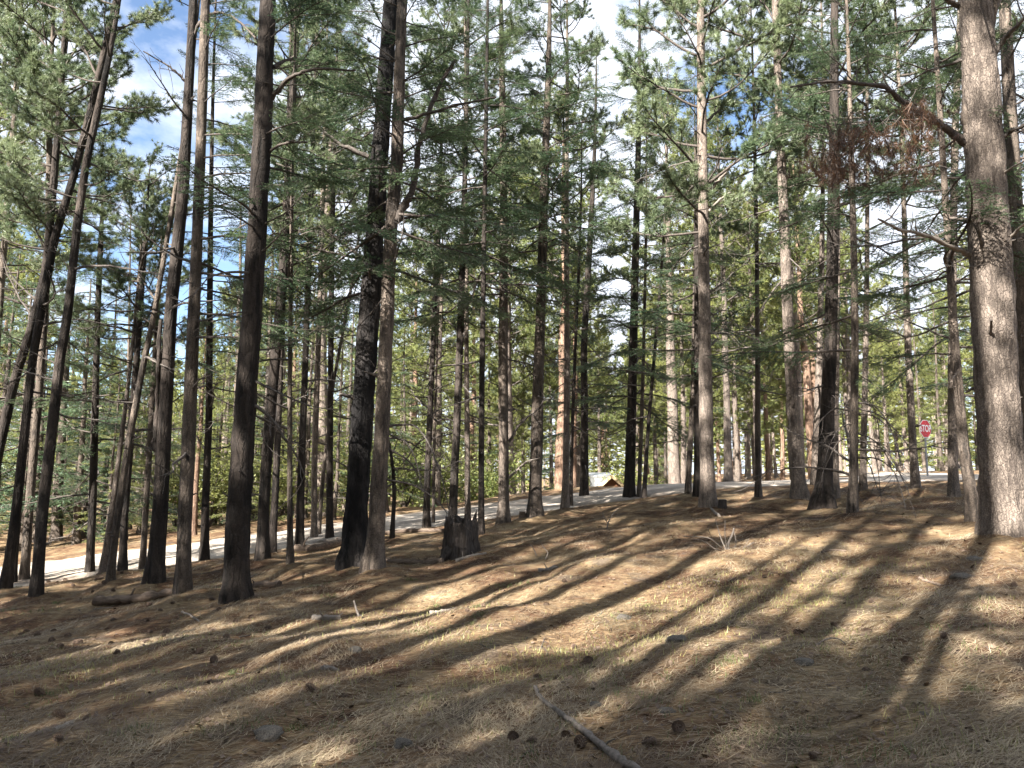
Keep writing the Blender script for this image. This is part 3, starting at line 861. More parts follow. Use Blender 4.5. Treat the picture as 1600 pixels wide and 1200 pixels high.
T('U', P_, 'pale slim trunk standing at the road edge left of the burnt trunk', 'pine tree', [(491, 841), (491, 720), (495, 600), (500, 450), (503, 330)], 12, 8, BARK_PALE, 'pine', 6.5, 15, 1.9, 21, dead=(2, 7, 10))
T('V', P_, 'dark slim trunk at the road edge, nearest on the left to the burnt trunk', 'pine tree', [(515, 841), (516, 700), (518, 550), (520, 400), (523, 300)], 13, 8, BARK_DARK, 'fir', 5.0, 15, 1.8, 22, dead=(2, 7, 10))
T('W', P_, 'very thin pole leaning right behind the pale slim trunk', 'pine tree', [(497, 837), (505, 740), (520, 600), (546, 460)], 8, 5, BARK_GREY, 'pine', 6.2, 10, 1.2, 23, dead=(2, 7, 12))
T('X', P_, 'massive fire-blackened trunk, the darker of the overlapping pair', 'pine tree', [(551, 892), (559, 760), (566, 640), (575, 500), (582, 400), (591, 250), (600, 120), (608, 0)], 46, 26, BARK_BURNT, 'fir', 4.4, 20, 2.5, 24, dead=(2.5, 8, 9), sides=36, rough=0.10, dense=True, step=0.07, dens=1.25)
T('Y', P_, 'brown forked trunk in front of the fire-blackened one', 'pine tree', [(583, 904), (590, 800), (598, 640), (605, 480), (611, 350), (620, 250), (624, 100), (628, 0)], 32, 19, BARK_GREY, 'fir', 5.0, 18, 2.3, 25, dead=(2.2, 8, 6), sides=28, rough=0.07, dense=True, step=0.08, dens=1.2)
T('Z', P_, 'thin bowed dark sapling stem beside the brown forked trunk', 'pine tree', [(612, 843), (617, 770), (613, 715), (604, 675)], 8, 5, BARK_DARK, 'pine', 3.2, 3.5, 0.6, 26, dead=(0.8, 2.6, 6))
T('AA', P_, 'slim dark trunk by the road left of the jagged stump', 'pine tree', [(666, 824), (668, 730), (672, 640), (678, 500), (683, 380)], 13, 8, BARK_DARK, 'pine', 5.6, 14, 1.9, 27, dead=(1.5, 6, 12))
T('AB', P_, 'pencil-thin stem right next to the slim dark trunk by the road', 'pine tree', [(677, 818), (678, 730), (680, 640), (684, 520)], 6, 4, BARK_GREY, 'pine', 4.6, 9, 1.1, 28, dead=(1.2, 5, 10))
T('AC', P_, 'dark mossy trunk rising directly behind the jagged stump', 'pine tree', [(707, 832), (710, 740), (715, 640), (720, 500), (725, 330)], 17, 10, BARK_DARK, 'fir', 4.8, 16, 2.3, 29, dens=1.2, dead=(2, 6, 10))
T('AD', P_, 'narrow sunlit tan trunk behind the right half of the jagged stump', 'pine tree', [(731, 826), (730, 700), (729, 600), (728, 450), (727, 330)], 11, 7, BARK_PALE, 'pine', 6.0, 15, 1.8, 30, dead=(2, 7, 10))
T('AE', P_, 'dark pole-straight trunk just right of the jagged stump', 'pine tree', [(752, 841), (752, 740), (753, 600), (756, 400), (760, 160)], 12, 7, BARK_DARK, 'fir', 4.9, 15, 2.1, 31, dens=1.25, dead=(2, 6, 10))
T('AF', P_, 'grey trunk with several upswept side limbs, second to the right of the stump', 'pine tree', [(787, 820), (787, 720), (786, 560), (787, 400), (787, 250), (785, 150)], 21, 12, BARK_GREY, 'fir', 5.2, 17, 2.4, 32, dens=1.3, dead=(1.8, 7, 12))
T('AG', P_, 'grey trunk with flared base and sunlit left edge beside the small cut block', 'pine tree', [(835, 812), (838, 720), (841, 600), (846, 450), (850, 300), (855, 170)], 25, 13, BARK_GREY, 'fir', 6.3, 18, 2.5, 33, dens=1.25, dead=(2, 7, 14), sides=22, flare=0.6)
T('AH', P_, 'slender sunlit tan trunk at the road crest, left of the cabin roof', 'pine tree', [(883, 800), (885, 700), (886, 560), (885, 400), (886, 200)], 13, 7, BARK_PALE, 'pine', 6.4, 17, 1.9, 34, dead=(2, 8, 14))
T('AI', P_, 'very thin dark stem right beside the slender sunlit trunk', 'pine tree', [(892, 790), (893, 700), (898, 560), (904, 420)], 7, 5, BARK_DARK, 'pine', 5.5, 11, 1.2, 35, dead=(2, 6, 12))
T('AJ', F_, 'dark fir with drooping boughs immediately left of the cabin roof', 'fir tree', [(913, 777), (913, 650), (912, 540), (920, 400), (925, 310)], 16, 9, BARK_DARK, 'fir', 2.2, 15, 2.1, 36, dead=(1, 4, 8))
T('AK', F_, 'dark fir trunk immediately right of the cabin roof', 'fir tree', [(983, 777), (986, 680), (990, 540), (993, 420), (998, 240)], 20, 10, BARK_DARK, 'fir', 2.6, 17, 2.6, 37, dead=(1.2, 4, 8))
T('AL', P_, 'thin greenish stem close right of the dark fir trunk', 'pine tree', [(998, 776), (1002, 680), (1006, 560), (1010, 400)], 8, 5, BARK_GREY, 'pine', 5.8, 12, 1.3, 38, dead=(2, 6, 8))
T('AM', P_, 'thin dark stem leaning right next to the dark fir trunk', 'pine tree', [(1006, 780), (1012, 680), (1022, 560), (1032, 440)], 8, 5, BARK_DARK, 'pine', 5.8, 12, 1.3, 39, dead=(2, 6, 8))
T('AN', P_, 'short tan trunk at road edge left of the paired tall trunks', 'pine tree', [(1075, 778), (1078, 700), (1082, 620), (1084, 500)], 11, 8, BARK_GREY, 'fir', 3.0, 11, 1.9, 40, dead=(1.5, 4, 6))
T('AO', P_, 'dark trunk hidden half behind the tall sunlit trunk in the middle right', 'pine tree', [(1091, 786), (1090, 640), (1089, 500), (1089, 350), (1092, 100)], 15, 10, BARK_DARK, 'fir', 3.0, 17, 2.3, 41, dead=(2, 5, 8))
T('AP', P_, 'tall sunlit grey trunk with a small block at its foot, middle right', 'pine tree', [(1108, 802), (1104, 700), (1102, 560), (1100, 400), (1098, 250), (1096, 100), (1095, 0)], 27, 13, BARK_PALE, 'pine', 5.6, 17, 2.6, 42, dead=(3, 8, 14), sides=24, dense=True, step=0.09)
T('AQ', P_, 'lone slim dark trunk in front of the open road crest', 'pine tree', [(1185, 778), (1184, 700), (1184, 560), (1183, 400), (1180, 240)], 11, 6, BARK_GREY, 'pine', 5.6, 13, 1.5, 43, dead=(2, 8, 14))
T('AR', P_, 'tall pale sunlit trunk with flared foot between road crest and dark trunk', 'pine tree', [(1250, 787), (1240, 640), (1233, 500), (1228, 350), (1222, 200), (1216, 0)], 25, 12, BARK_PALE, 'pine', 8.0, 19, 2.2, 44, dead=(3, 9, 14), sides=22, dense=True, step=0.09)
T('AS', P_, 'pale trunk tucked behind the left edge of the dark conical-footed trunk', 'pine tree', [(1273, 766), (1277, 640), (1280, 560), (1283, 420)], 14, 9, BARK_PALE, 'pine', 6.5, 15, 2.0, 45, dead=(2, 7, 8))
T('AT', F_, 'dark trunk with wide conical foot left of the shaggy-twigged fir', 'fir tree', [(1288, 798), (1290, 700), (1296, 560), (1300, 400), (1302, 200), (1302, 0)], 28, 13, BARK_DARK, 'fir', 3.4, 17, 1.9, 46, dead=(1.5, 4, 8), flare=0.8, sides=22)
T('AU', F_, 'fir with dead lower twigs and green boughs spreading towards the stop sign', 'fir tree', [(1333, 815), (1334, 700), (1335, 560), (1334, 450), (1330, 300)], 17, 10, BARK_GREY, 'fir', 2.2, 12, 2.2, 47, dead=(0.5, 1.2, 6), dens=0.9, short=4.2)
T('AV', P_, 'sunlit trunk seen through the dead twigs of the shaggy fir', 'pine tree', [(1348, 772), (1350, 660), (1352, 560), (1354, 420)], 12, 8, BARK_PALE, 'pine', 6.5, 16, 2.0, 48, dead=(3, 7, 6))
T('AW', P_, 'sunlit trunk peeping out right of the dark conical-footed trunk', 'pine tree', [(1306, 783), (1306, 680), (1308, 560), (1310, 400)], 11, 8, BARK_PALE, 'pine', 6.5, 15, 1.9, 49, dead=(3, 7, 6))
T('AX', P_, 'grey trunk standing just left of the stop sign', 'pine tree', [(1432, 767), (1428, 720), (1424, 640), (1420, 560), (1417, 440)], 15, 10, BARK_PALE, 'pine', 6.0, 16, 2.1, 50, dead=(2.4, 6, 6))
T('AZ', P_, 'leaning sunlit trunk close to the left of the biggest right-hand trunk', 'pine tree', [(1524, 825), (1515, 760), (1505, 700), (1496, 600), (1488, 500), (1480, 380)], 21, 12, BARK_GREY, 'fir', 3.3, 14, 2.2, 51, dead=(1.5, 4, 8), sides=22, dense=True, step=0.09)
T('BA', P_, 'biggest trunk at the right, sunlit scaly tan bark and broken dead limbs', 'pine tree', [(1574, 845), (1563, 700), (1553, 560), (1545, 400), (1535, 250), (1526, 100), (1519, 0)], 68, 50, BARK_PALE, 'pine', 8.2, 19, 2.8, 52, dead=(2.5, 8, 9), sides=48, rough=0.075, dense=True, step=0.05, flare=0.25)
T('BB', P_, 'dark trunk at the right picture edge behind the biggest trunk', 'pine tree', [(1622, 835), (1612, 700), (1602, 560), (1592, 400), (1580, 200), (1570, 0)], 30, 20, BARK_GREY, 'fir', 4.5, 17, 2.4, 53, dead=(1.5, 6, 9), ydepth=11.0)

T('BC', F_, 'dense dark fir filling the space between stop sign and biggest trunk', 'fir tree', [(1489, 772), (1487, 600), (1486, 400), (1489, 200), (1494, 60)], 17, 10, BARK_PALE, 'fir', 2.7, 16, 2.5, 54, dead=(3, 5, 4), dens=1.3)
T('BD', F_, 'bushy fir glimpsed behind the right picture edge trunk', 'fir tree', [(1655, 800), (1655, 600), (1655, 300)], 14, 9, BARK_GREY, 'fir', 1.6, 15, 2.4, 55, dead=(1, 3, 3), ydepth=15.5)

# traced limbs that stand out
tb = TREES['BA']
px_limb(tb, [(1512, 226), (1470, 196), (1440, 178), (1405, 155), (1385, 138), (1340, 130), (1290, 128), (1235, 136)], 13, 3, seed=1, dy=-1.0, twigs=14, mat=LIMB_WOOD)
px_limb(tb, [(1514, 398), (1480, 382), (1440, 366), (1405, 358), (1372, 342)], 9, 3, seed=2, dy=-0.8, twigs=6, mat=PALE_WOOD)
px_limb(tb, [(1520, 215), (1508, 180), (1528, 120), (1545, 70), (1556, 0), (1562, -50)], 16, 10, seed=3, dy=-0.2, mat=BARK_GREY)
px_limb(tb, [(1550, 225), (1580, 205), (1612, 190), (1640, 170)], 9, 4, seed=4, dy=-0.6, twigs=3)
px_limb(tb, [(1548, 90), (1570, 60), (1590, 40), (1615, 10)], 10, 5, seed=5, dy=-.6, twigs=3)
px_limb(tb, [(1556, 280), (1580, 262), (1610, 248)], 5, 2, seed=6, dy=-.8, mat=PALE_WOOD)
px_limb(tb, [(1561, 395), (1580, 370), (1605, 345)], 8, 3, seed=7, dy=-.5, mat=PALE_WOOD)
px_limb(tb, [(1548, 408), (1537, 392), (1532, 366), (1528, 330)], 8, 3, name='broken_stub', seed=8, dy=-.45)
px_limb(tb, [(1552, 545), (1548, 525), (1549, 500)], 7, 3, name='broken_stub', seed=9, dy=-.4)
px_limb(tb, [(1500, 10), (1475, -5), (1450, -30)], 10, 5, seed=10, dy=-.4)
px_limb(TREES['Y'], [(618, 345), (630, 322), (646, 296), (653, 240), (668, 180), (692, 125), (712, 95)], 13, 5, seed=11, dy=-.3, twigs=6, mat=LIMB_WOOD)
px_limb(TREES['Y'], [(622, 190), (660, 180), (710, 165), (775, 152)], 7, 3, seed=12, dy=-.6, twigs=6, mat=LIMB_WOOD)
px_limb(TREES['Y'], [(606, 666), (645, 665), (668, 690), (690, 745), (703, 805)], 3.6, 1.4, name='dead_limb', seed=13, dy=-.3, twigs=5)
px_limb(TREES['Y'], [(606, 678), (635, 692), (652, 728), (660, 770)], 3, 1.2, name='dead_limb', seed=14, dy=-.5, twigs=5)
px_limb(TREES['Y'], [(600, 750), (640, 756), (678, 778), (702, 806)], 3.6, 1.4, name='dead_limb', seed=15, dy=-.4, twigs=4)
px_limb(TREES['Y'], [(606, 700), (640, 722), (660, 760), (668, 800)], 3, 1.2, name='dead_limb', seed=16, dy=.4, twigs=5)
px_limb(TREES['P'], [(421, 158), (450, 125), (490, 108), (555, 110)], 9, 3, seed=17, dy=-.6, twigs=8, mat=LIMB_WOOD)
px_limb(TREES['P'], [(428, 105), (445, 95), (470, 92), (500, 98)], 7, 3, seed=18, dy=.5, twigs=5, mat=LIMB_WOOD)
px_limb(TREES['P'], [(412, 245), (440, 225), (480, 222)], 6, 3, seed=19, dy=-.3, twigs=4, mat=LIMB_WOOD)
px_limb(TREES['X'], [(576, 245), (530, 225), (505, 205), (470, 180)], 8, 3, name='dead_limb', seed=20, dy=-.4, twigs=6)
px_limb(TREES['X'], [(570, 405), (535, 380), (500, 352)], 6, 2, name='dead_limb', seed=21, dy=-.4, twigs=6)
px_limb(TREES['X'], [(556, 625), (545, 618), (530, 616)], 9, 5, name='broken_stub', seed=22, dy=-.2)
px_limb(TREES['AF'], [(795, 690), (815, 660), (840, 640), (850, 625)], 5, 2, name='dead_limb', seed=23, dy=-.3, twigs=3)
px_limb(TREES['AF'], [(795, 748), (808, 735), (822, 722), (845, 715)], 4, 1.5, name='dead_limb', seed=24, dy=-.3, twigs=4, mat=PALE_WOOD)
px_limb(TREES['AP'], [(1106, 300), (1125, 280), (1140, 262)], 7, 4, name='broken_stub', seed=25, dy=-.4, mat=PALE_WOOD)
px_limb(TREES['AP'], [(1108, 330), (1125, 312), (1142, 300)], 5, 3, name='broken_stub', seed=26, dy=-.3, mat=PALE_WOOD)
px_limb(TREES['L'], [(292, 130), (280, 118), (262, 102), (224, 80)], 5, 2, name='dead_limb', seed=27, dy=-.3, twigs=5)
px_limb(TREES['L'], [(246, 712), (243, 690), (245, 640), (248, 560), (252, 500)], 9, 6, name='side_stem', seed=28, dy=-.1, mat=BARK_DARK)
px_limb(TREES['L'], [(300, 60), (320, 28), (345, 20), (375, 35), (400, 60)], 6, 3, seed=29, dy=-.6, twigs=8, mat=LIMB_WOOD)
for q in range(12):                      # the shaggy fir's hanging dead twigs
    rg = np.random.default_rng(900 + q)
    y0 = rg.uniform(615, 720); x1 = 1340 + rg.uniform(35, 88); sg = 1 if q < 9 else -1
    x1 = 1335 + sg * (x1 - 1335)
    px_limb(TREES['AU'], [(1336, y0), (1336 + (x1 - 1336) * .45, y0 + 8 + rg.uniform(-12, 10)), (1336 + (x1 - 1336) * .8, y0 + rg.uniform(25, 55)), (x1, min(y0 + rg.uniform(60, 110), 792))], 2.8, 1.0, name='dead_limb', k=4, seed=200 + q, dy=rg.uniform(-1, .6), twigs=7)

# withered brown boughs caught on the biggest trunk's long limb
mb = MB(); rg = np.random.default_rng(77)
base = tb[3]
for (cx, cy, sx, sy, n, dy) in ((1432, 172, 16, 10, 20, -.55), (1440, 205, 18, 14, 30, -.55), (1335, 240, 38, 26, 80, -.75), (1290, 262, 24, 14, 34, -.8), (1410, 262, 32, 18, 36, -.6), (1370, 220, 32, 20, 36, -.7)):
    for k in range(n):
        p = at_depth(cx + rg.normal(0, sx), cy + rg.normal(0, sy), base[1] + dy + rg.normal(0, .22)) - base
        c0 = p + np.array([rg.normal(0, .10), rg.normal(0, .08), rg.uniform(.06, .22)])
        tw = np.array([c0 + (p - c0) * f + np.array([0, 0, -.05 * f * (1 - f)]) for f in (0, .35, .7, 1)]) + rg.normal(0, .012, (4, 3))
        tube(mb, tw, np.linspace(.006, .003, 4), 3, 0, cap=False)
        V, F, c = needles_burst(p, np.array([rg.normal(0, .5), rg.normal(0, .5), -0.8]), rg, 24, .15, .006, .5, rg.uniform(.1, .9))
        mb.add(V, F, 1, c)
o = obj('withered_bough', mb.mesh('withered_bough', [DEAD_WOOD, BROWN_NEEDLE]), tb[0])
tag(o, 'withered rusty brown needles hanging from a long limb')

# ------------------------------------------------------------------ trees beyond the road and around
def crown_mesh(kind, hb, H, lmax, seed, mats, dens=1.0):
    rng = np.random.default_rng(seed)
    lib = FIR_LO if kind == 'fir' else PINE_LO
    mb = MB()
    for (h, az, tilt, L) in limb_plan(kind, hb, H, lmax, rng, dens):
        mb.add_mb(lib[rng.integers(len(lib))], limb_matrix((0, 0, h), az, tilt, rng.normal(0, .15), L / 2.4))
    mb.add_mb(lib[0], limb_matrix((0, 0, H - .5), 0, R(82), 0, 0.4))
    return mb.mesh('crown', mats)

def far_trunk(H, r0, seed, mat):
    rng = np.random.default_rng(seed)
    z = np.linspace(0, H, 9)
    P = np.stack([np.cumsum(rng.normal(0, .05, 9)), np.cumsum(rng.normal(0, .05, 9)), z], -1); P[0, :2] = 0
    return trunk_mesh(P, np.linspace(r0, 0.03, 9), mat, sides=10, step=0.35, seed=seed, rough=0.06)

FARK = []
for k in range(4):
    FARK.append(('pine', crown_mesh('pine', 4.8 + k * .9, 17, 2.7, 500 + k, [LIMB_WOOD, FAR_NEEDLE], 0.95), far_trunk(17, 0.19 + .03 * k, 520 + k, BARK_PALE if k != 2 else BARK_RED)))
for k in range(3):
    FARK.append(('fir', crown_mesh('fir', 0.5 + k * .4, 14, 2.9, 540 + k, [LIMB_WOOD, FAR_NEEDLE if k != 2 else FIR_NEEDLE], 0.85), far_trunk(14, 0.15 + .02 * k, 560 + k, BARK_GREY)))

FARK.append(('pine', crown_mesh('pine', 12.5, 18, 1.7, 580, [LIMB_WOOD, FAR_NEEDLE], 0.8), far_trunk(18, 0.15, 581, BARK_GREY)))

def far_tree(x, y, variant, sc, label, group, rz=None, scz=None):
    kind, cm, tm = FARK[variant]
    root = empty('pine_tree' if kind == 'pine' else 'fir_tree', (x, y, G(x, y)), rz if rz is not None else random.uniform(0, 6.28))
    root.scale = (sc, sc, scz or sc)
    tag(root, label, 'pine tree' if kind == 'pine' else 'fir tree', group)
    obj('trunk', tm, root); obj('crown', cm, root)
    return root

def clear_of_roads(x, y, m=0.8):
    a = np.array([x]); b = np.array([y])
    return dist_line(a, b, ROAD_L)[0] > 3.0 + m and dist_line(a, b, SIDE_L)[0] > 2.6 + m

WHERE = [(-0.5, 'seen behind the far left cluster'), (-0.3, 'seen behind the twin tall trunks'), (-0.1, 'seen between the big furrowed trunk and the stump'), (0.1, 'seen between the stump and the cabin'),
         (0.3, 'seen between the cabin and the lone slim trunk'), (0.48, 'seen behind the dark conical-footed trunk'), (9, 'seen about the stop sign')]
def where_at(u):
    return next(t for lim, t in WHERE if u < lim)
def far_label(kind, u, d):
    w = where_at(u)
    row = 'close across the road' if d < 46 else 'deep in the stand'
    what = 'bare-stemmed pine' if kind == 'pine' else 'bushy green fir'
    return '%s %s, %s' % (what, row, w), '%ss %s %s' % (kind, row, w)
rg = np.random.default_rng(31)
placed = []
tries = 0
while len(placed) < 235 and tries < 8000:
    tries += 1
    d = 24 + 86 * rg.random() ** 1.1
    u = rg.uniform(-0.78, 0.78) if len(placed) < 190 else rg.uniform(0.05, 0.62)
    x, y = u * d, d
    if not clear_of_roads(x, y, 0.9): continue
    # stay beyond the road
    yr = np.interp(x, ROAD_L[:, 0], ROAD_L[:, 1])
    if y < yr + 3.6: continue
    if abs(x - 0.126 * y) < (1.7 if y < 50 else 3.0) and 26 < y < 68: continue     # the cabin's clearing
    if any((x - a) ** 2 + (y - b) ** 2 < (1.5 + d * .012) ** 2 for a, b in placed): continue
    placed.append((x, y))
    zone = 0 if u < -0.22 else (1 if u < 0.22 else 2)
    pf = 0.3 if zone == 0 else (0.7 if zone == 1 else 0.86)
    v = int(rg.integers(0, 4)) if (rg.random() < pf or len(placed) > 190) else int(4 + rg.integers(0, 3))
    lab, grp = far_label(FARK[v][0], u, d)
    sc_ = rg.uniform(0.8, 1.15)
    if -0.56 < u < -0.38: sc_ = min(sc_, (CAM_H + 0.2 * d - G(x, y)) / 17)      # the low saplings of the opening
    far_tree(x, y, v, sc_, lab, grp)

# young firs close behind the road on the left, their boughs near the ground
rg2 = np.random.default_rng(63)
YOUNG = []
for k in range(95):
    px = rg2.uniform(-150, 640); y = rg2.uniform(22, 40)
    x = at_depth(px, 700, y)[0]
    yr = np.interp(x, ROAD_L[:, 0], ROAD_L[:, 1])
    if y < yr + 4.4 or any((x - a) ** 2 + (y - b) ** 2 < 2.4 for a, b in YOUNG): continue
    YOUNG.append((x, y))
    far_tree(x, y, 4 + k % 3, rg2.uniform(.34, .7), 'young low fir across the road, %s' % where_at(x / y), 'young firs across the road %s' % where_at(x / y))

# leafy shrubs on the far side of the road
def shrub_meshes(seed):
    rng = np.random.default_rng(seed)
    st = MB(); lf = MB()
    for k in range(11):
        a = rng.uniform(0, 6.28); d = np.array([math.cos(a) * .45, math.sin(a) * .45, 1.0])
        c = curve_pts((0, 0, -.05), d, rng.uniform(1.3, 2.4), 7, rng, .12, .0)
        tube(st, c, np.linspace(.022, .006, len(c)), 4, cap=False)
        for q in range(3, 8):
            n = 46
            p = c[q] + rng.normal(0, .22, (n, 3)); A = rng.normal(0, 1, (n, 3)); A /= np.linalg.norm(A, axis=1)[:, None]
            B = np.cross(A, rng.normal(0, 1, (n, 3))); B /= np.linalg.norm(B, axis=1)[:, None]
            V = np.stack([p - A * .045, p + B * .028, p + A * .05, p - B * .028], 1).reshape(-1, 3)
            lf.add(V, np.arange(4 * n).reshape(-1, 4), 0, np.repeat(np.clip(rng.uniform(.1, .9) + rng.normal(0, .15, n), 0, 1), 4))
    return st.mesh('stems', LIMB_WOOD), lf.mesh('foliage', SHRUB_LEAF, False)
SHRUBS = [shrub_meshes(k) for k in range(3)]
for q, (px, y, sc) in enumerate([(636, 31, 1.5), (690, 33, 1.2), (668, 36, 1.7), (770, 34, 1.3), (745, 38, 1.6), (1040, 44, 1.6), (880, 40, 1.3), (1010, 46, 1.5), (1000, 60, 2.0), (905, 66, 2.4), (952, 74, 2.6), (330, 28, 1.3), (440, 30, 1.2), (545, 30, 1.3), (280, 31, 1.4)]):
    x = at_depth(px, 700, y)[0]
    if not clear_of_roads(x, y, .4): y += 5; x = at_depth(px, 700, y)[0]
    r_ = empty('shrub', (x, y, G(x, y)), q * 1.3); r_.scale = (sc, sc, sc)
    tag(r_, 'yellow-green leafy shrub across the road, %s' % where_at(x / y), 'shrub', 'shrubs across the road %s' % where_at(x / y))
    obj('stems', SHRUBS[q % 3][0], r_); obj('foliage', SHRUBS[q % 3][1], r_)

# trees behind and beside the viewpoint: their shadows fall across the foreground
es = np.array([math.cos(R(SUN_TRAVEL_AZ)), -math.sin(R(SUN_TRAVEL_AZ))]); et = np.array([math.sin(R(SUN_TRAVEL_AZ)), math.cos(R(SUN_TRAVEL_AZ))])
BEHIND = [  # across, along, variant, width, height
    # a row whose tops end in the near foreground
    (2.2, -13.0, 1, 1.0, 1.0), (0.4, -14.6, 0, 1.05, 1.0), (-1.5, -15.4, 2, 1.05, 1.0), (-3.3, -15.6, 3, 1.0, 1.0), (-5.0, -15.8, 0, 1.05, 1.0), (-6.8, -16.2, 1, 1.05, 1.0),
    (1.2, -8.4, 5, 1.1, 0.85), (-0.6, -10.0, 4, 1.1, 0.9), (-2.5, -10.6, 6, 1.1, 0.85), (-4.3, -10.0, 5, 1.1, 0.85), (-6.2, -10.4, 4, 1.1, 0.85), (-5.3, -9.0, 6, 0.9, 0.75), (-7.6, -11.4, 5, 1.0, 0.85),
    # the thicker wood on the left, reaching over the near trunks
    (-8.9, -11.0, 2, 1.0, 1.05), (-10.6, -9.0, 0, 1.15, 1.1), (-12.8, -10.5, 5, 1.2, 1.25), (-14.6, -8.0, 1, 1.05, 1.05),
    (-9.6, -16.0, 5, 1.2, 1.3), (-11.8, -15.0, 1, 1.15, 1.1), (-13.9, -17.0, 6, 1.2, 1.3), (-10.0, -4.5, 6, 1.0, 1.0), (-8.7, -5.8, 5, 1.05, 1.25), (-11.6, -4.0, 4, 1.2, 1.3), (-13.3, -5.2, 6, 1.2, 1.3), (-15.4, -4.0, 5, 1.1, 1.2),
    # slim stems that draw the long thin shadows
    (-3.25, -6.0, 7, 0.9, 1.0), (-5.6, -6.5, 7, 1.2, 1.0), (-6.9, -5.5, 7, 1.3, 1.0), (-1.15, -2.2, 7, 1.35, 1.35), (-2.3, -8.5, 7, 1.2, 0.9), (0.6, -7.0, 2, 0.7, 0.95), (-7.6, -9.0, 7, 1.3, 1.0),
    (-2.7, -4.5, 7, 1.3, 1.1), (-4.3, -3.6, 7, 1.6, 1.1), (-6.1, -3.2, 7, 1.7, 1.1), (-7.4, -3.6, 7, 2.1, 1.1), (-5.0, -6.2, 7, 1.6, 1.05), (-1.9, -6.2, 7, 1.8, 1.1), (0.2, -4.8, 7, 1.2, 1.25),
    # low bushy firs just behind: deep shade at the bottom of the view
    (-0.9, -4.6, 4, 1.35, 0.74), (-3.0, -6.4, 5, 1.4, 0.67), (1.5, -3.6, 6, 1.3, 0.78), (0.9, -9.0, 1, 0.9, 0.9), (-5.2, -7.8, 6, 1.3, 0.6), (-7.2, -8.8, 4, 1.15, 0.56),
    (-2.0, -5.4, 6, 1.3, 0.66), (0.3, -4.0, 5, 1.3, 0.74), (-4.1, -7.0, 4, 1.3, 0.6),
]
for s_, t_, v, sc, hz in BEHIND:
    p = es * s_ + et * t_
    far_tree(p[0], p[1], v, sc, 'tall conifer standing behind the viewpoint, shading the foreground', 'trees behind the viewpoint', scz=hz)

# the wood goes on all round: more trees behind and to the right, clear of the sunlit strip
rg3 = np.random.default_rng(88); ROUND = []
while len(ROUND) < 52:
    if len(ROUND) < 26: s_, t_ = rg3.uniform(-30, 14), rg3.uniform(-52, -26)
    else: s_, t_ = rg3.uniform(4.5, 26), rg3.uniform(-24, 3)
    p = es * s_ + et * t_
    if p[1] > abs(p[0]) * 1.15 or any((p[0] - a) ** 2 + (p[1] - b) ** 2 < 6 for a, b in ROUND): continue
    if not clear_of_roads(p[0], p[1], 1.0): continue
    ROUND.append((p[0], p[1]))
    far_tree(p[0], p[1], int(rg3.integers(0, 7)), rg3.uniform(.95, 1.25), 'tall conifer standing behind the viewpoint, shading the foreground', 'trees behind the viewpoint')

# a far-off wood that closes the view
rg = np.random.default_rng(55)
mb = MB()
for k in range(330):
    d = rg.uniform(105, 230); u = rg.uniform(-1.0, 1.0); x, y = u * d, d
    H = rg.uniform(13, 22); z0 = float(base_h(np.array([x]), np.array([y]))[0])
    n = 260
    f = rg.random(n) ** 0.8; ang = rg.uniform(0, 6.28, n); rr = (1 - f) ** .7 * rg.uniform(2.2, 3.4) * np.sqrt(rg.random(n))
    c = np.stack([x + rr * np.cos(ang), y + rr * np.sin(ang), z0 + 1.0 + f * (H - 1.0)], -1)
    A = rg.normal(0, .45, (n, 3)); B = rg.normal(0, .45, (n, 3)); B[:, 2] *= .4; A[:, 2] *= .4
    V = np.stack([c - A, c + A, c + B * 1.5], 1).reshape(-1, 3)
    mb.add(V, np.arange(3 * n).reshape(-1, 3), 0, np.repeat(np.clip(rg.uniform(.2, .8) + rg.normal(0, .15, n), 0, 1), 3))
    tube(mb, np.array([[x, y, z0 - .3], [x, y, z0 + H * .9]]), [.22, .05], 5, 1, cap=False)
tag(obj('forest', mb.mesh('forest', [FAR_NEEDLE, BARK_PALE], False)), 'distant wood closing the view beyond the road', 'forest', kind='stuff')

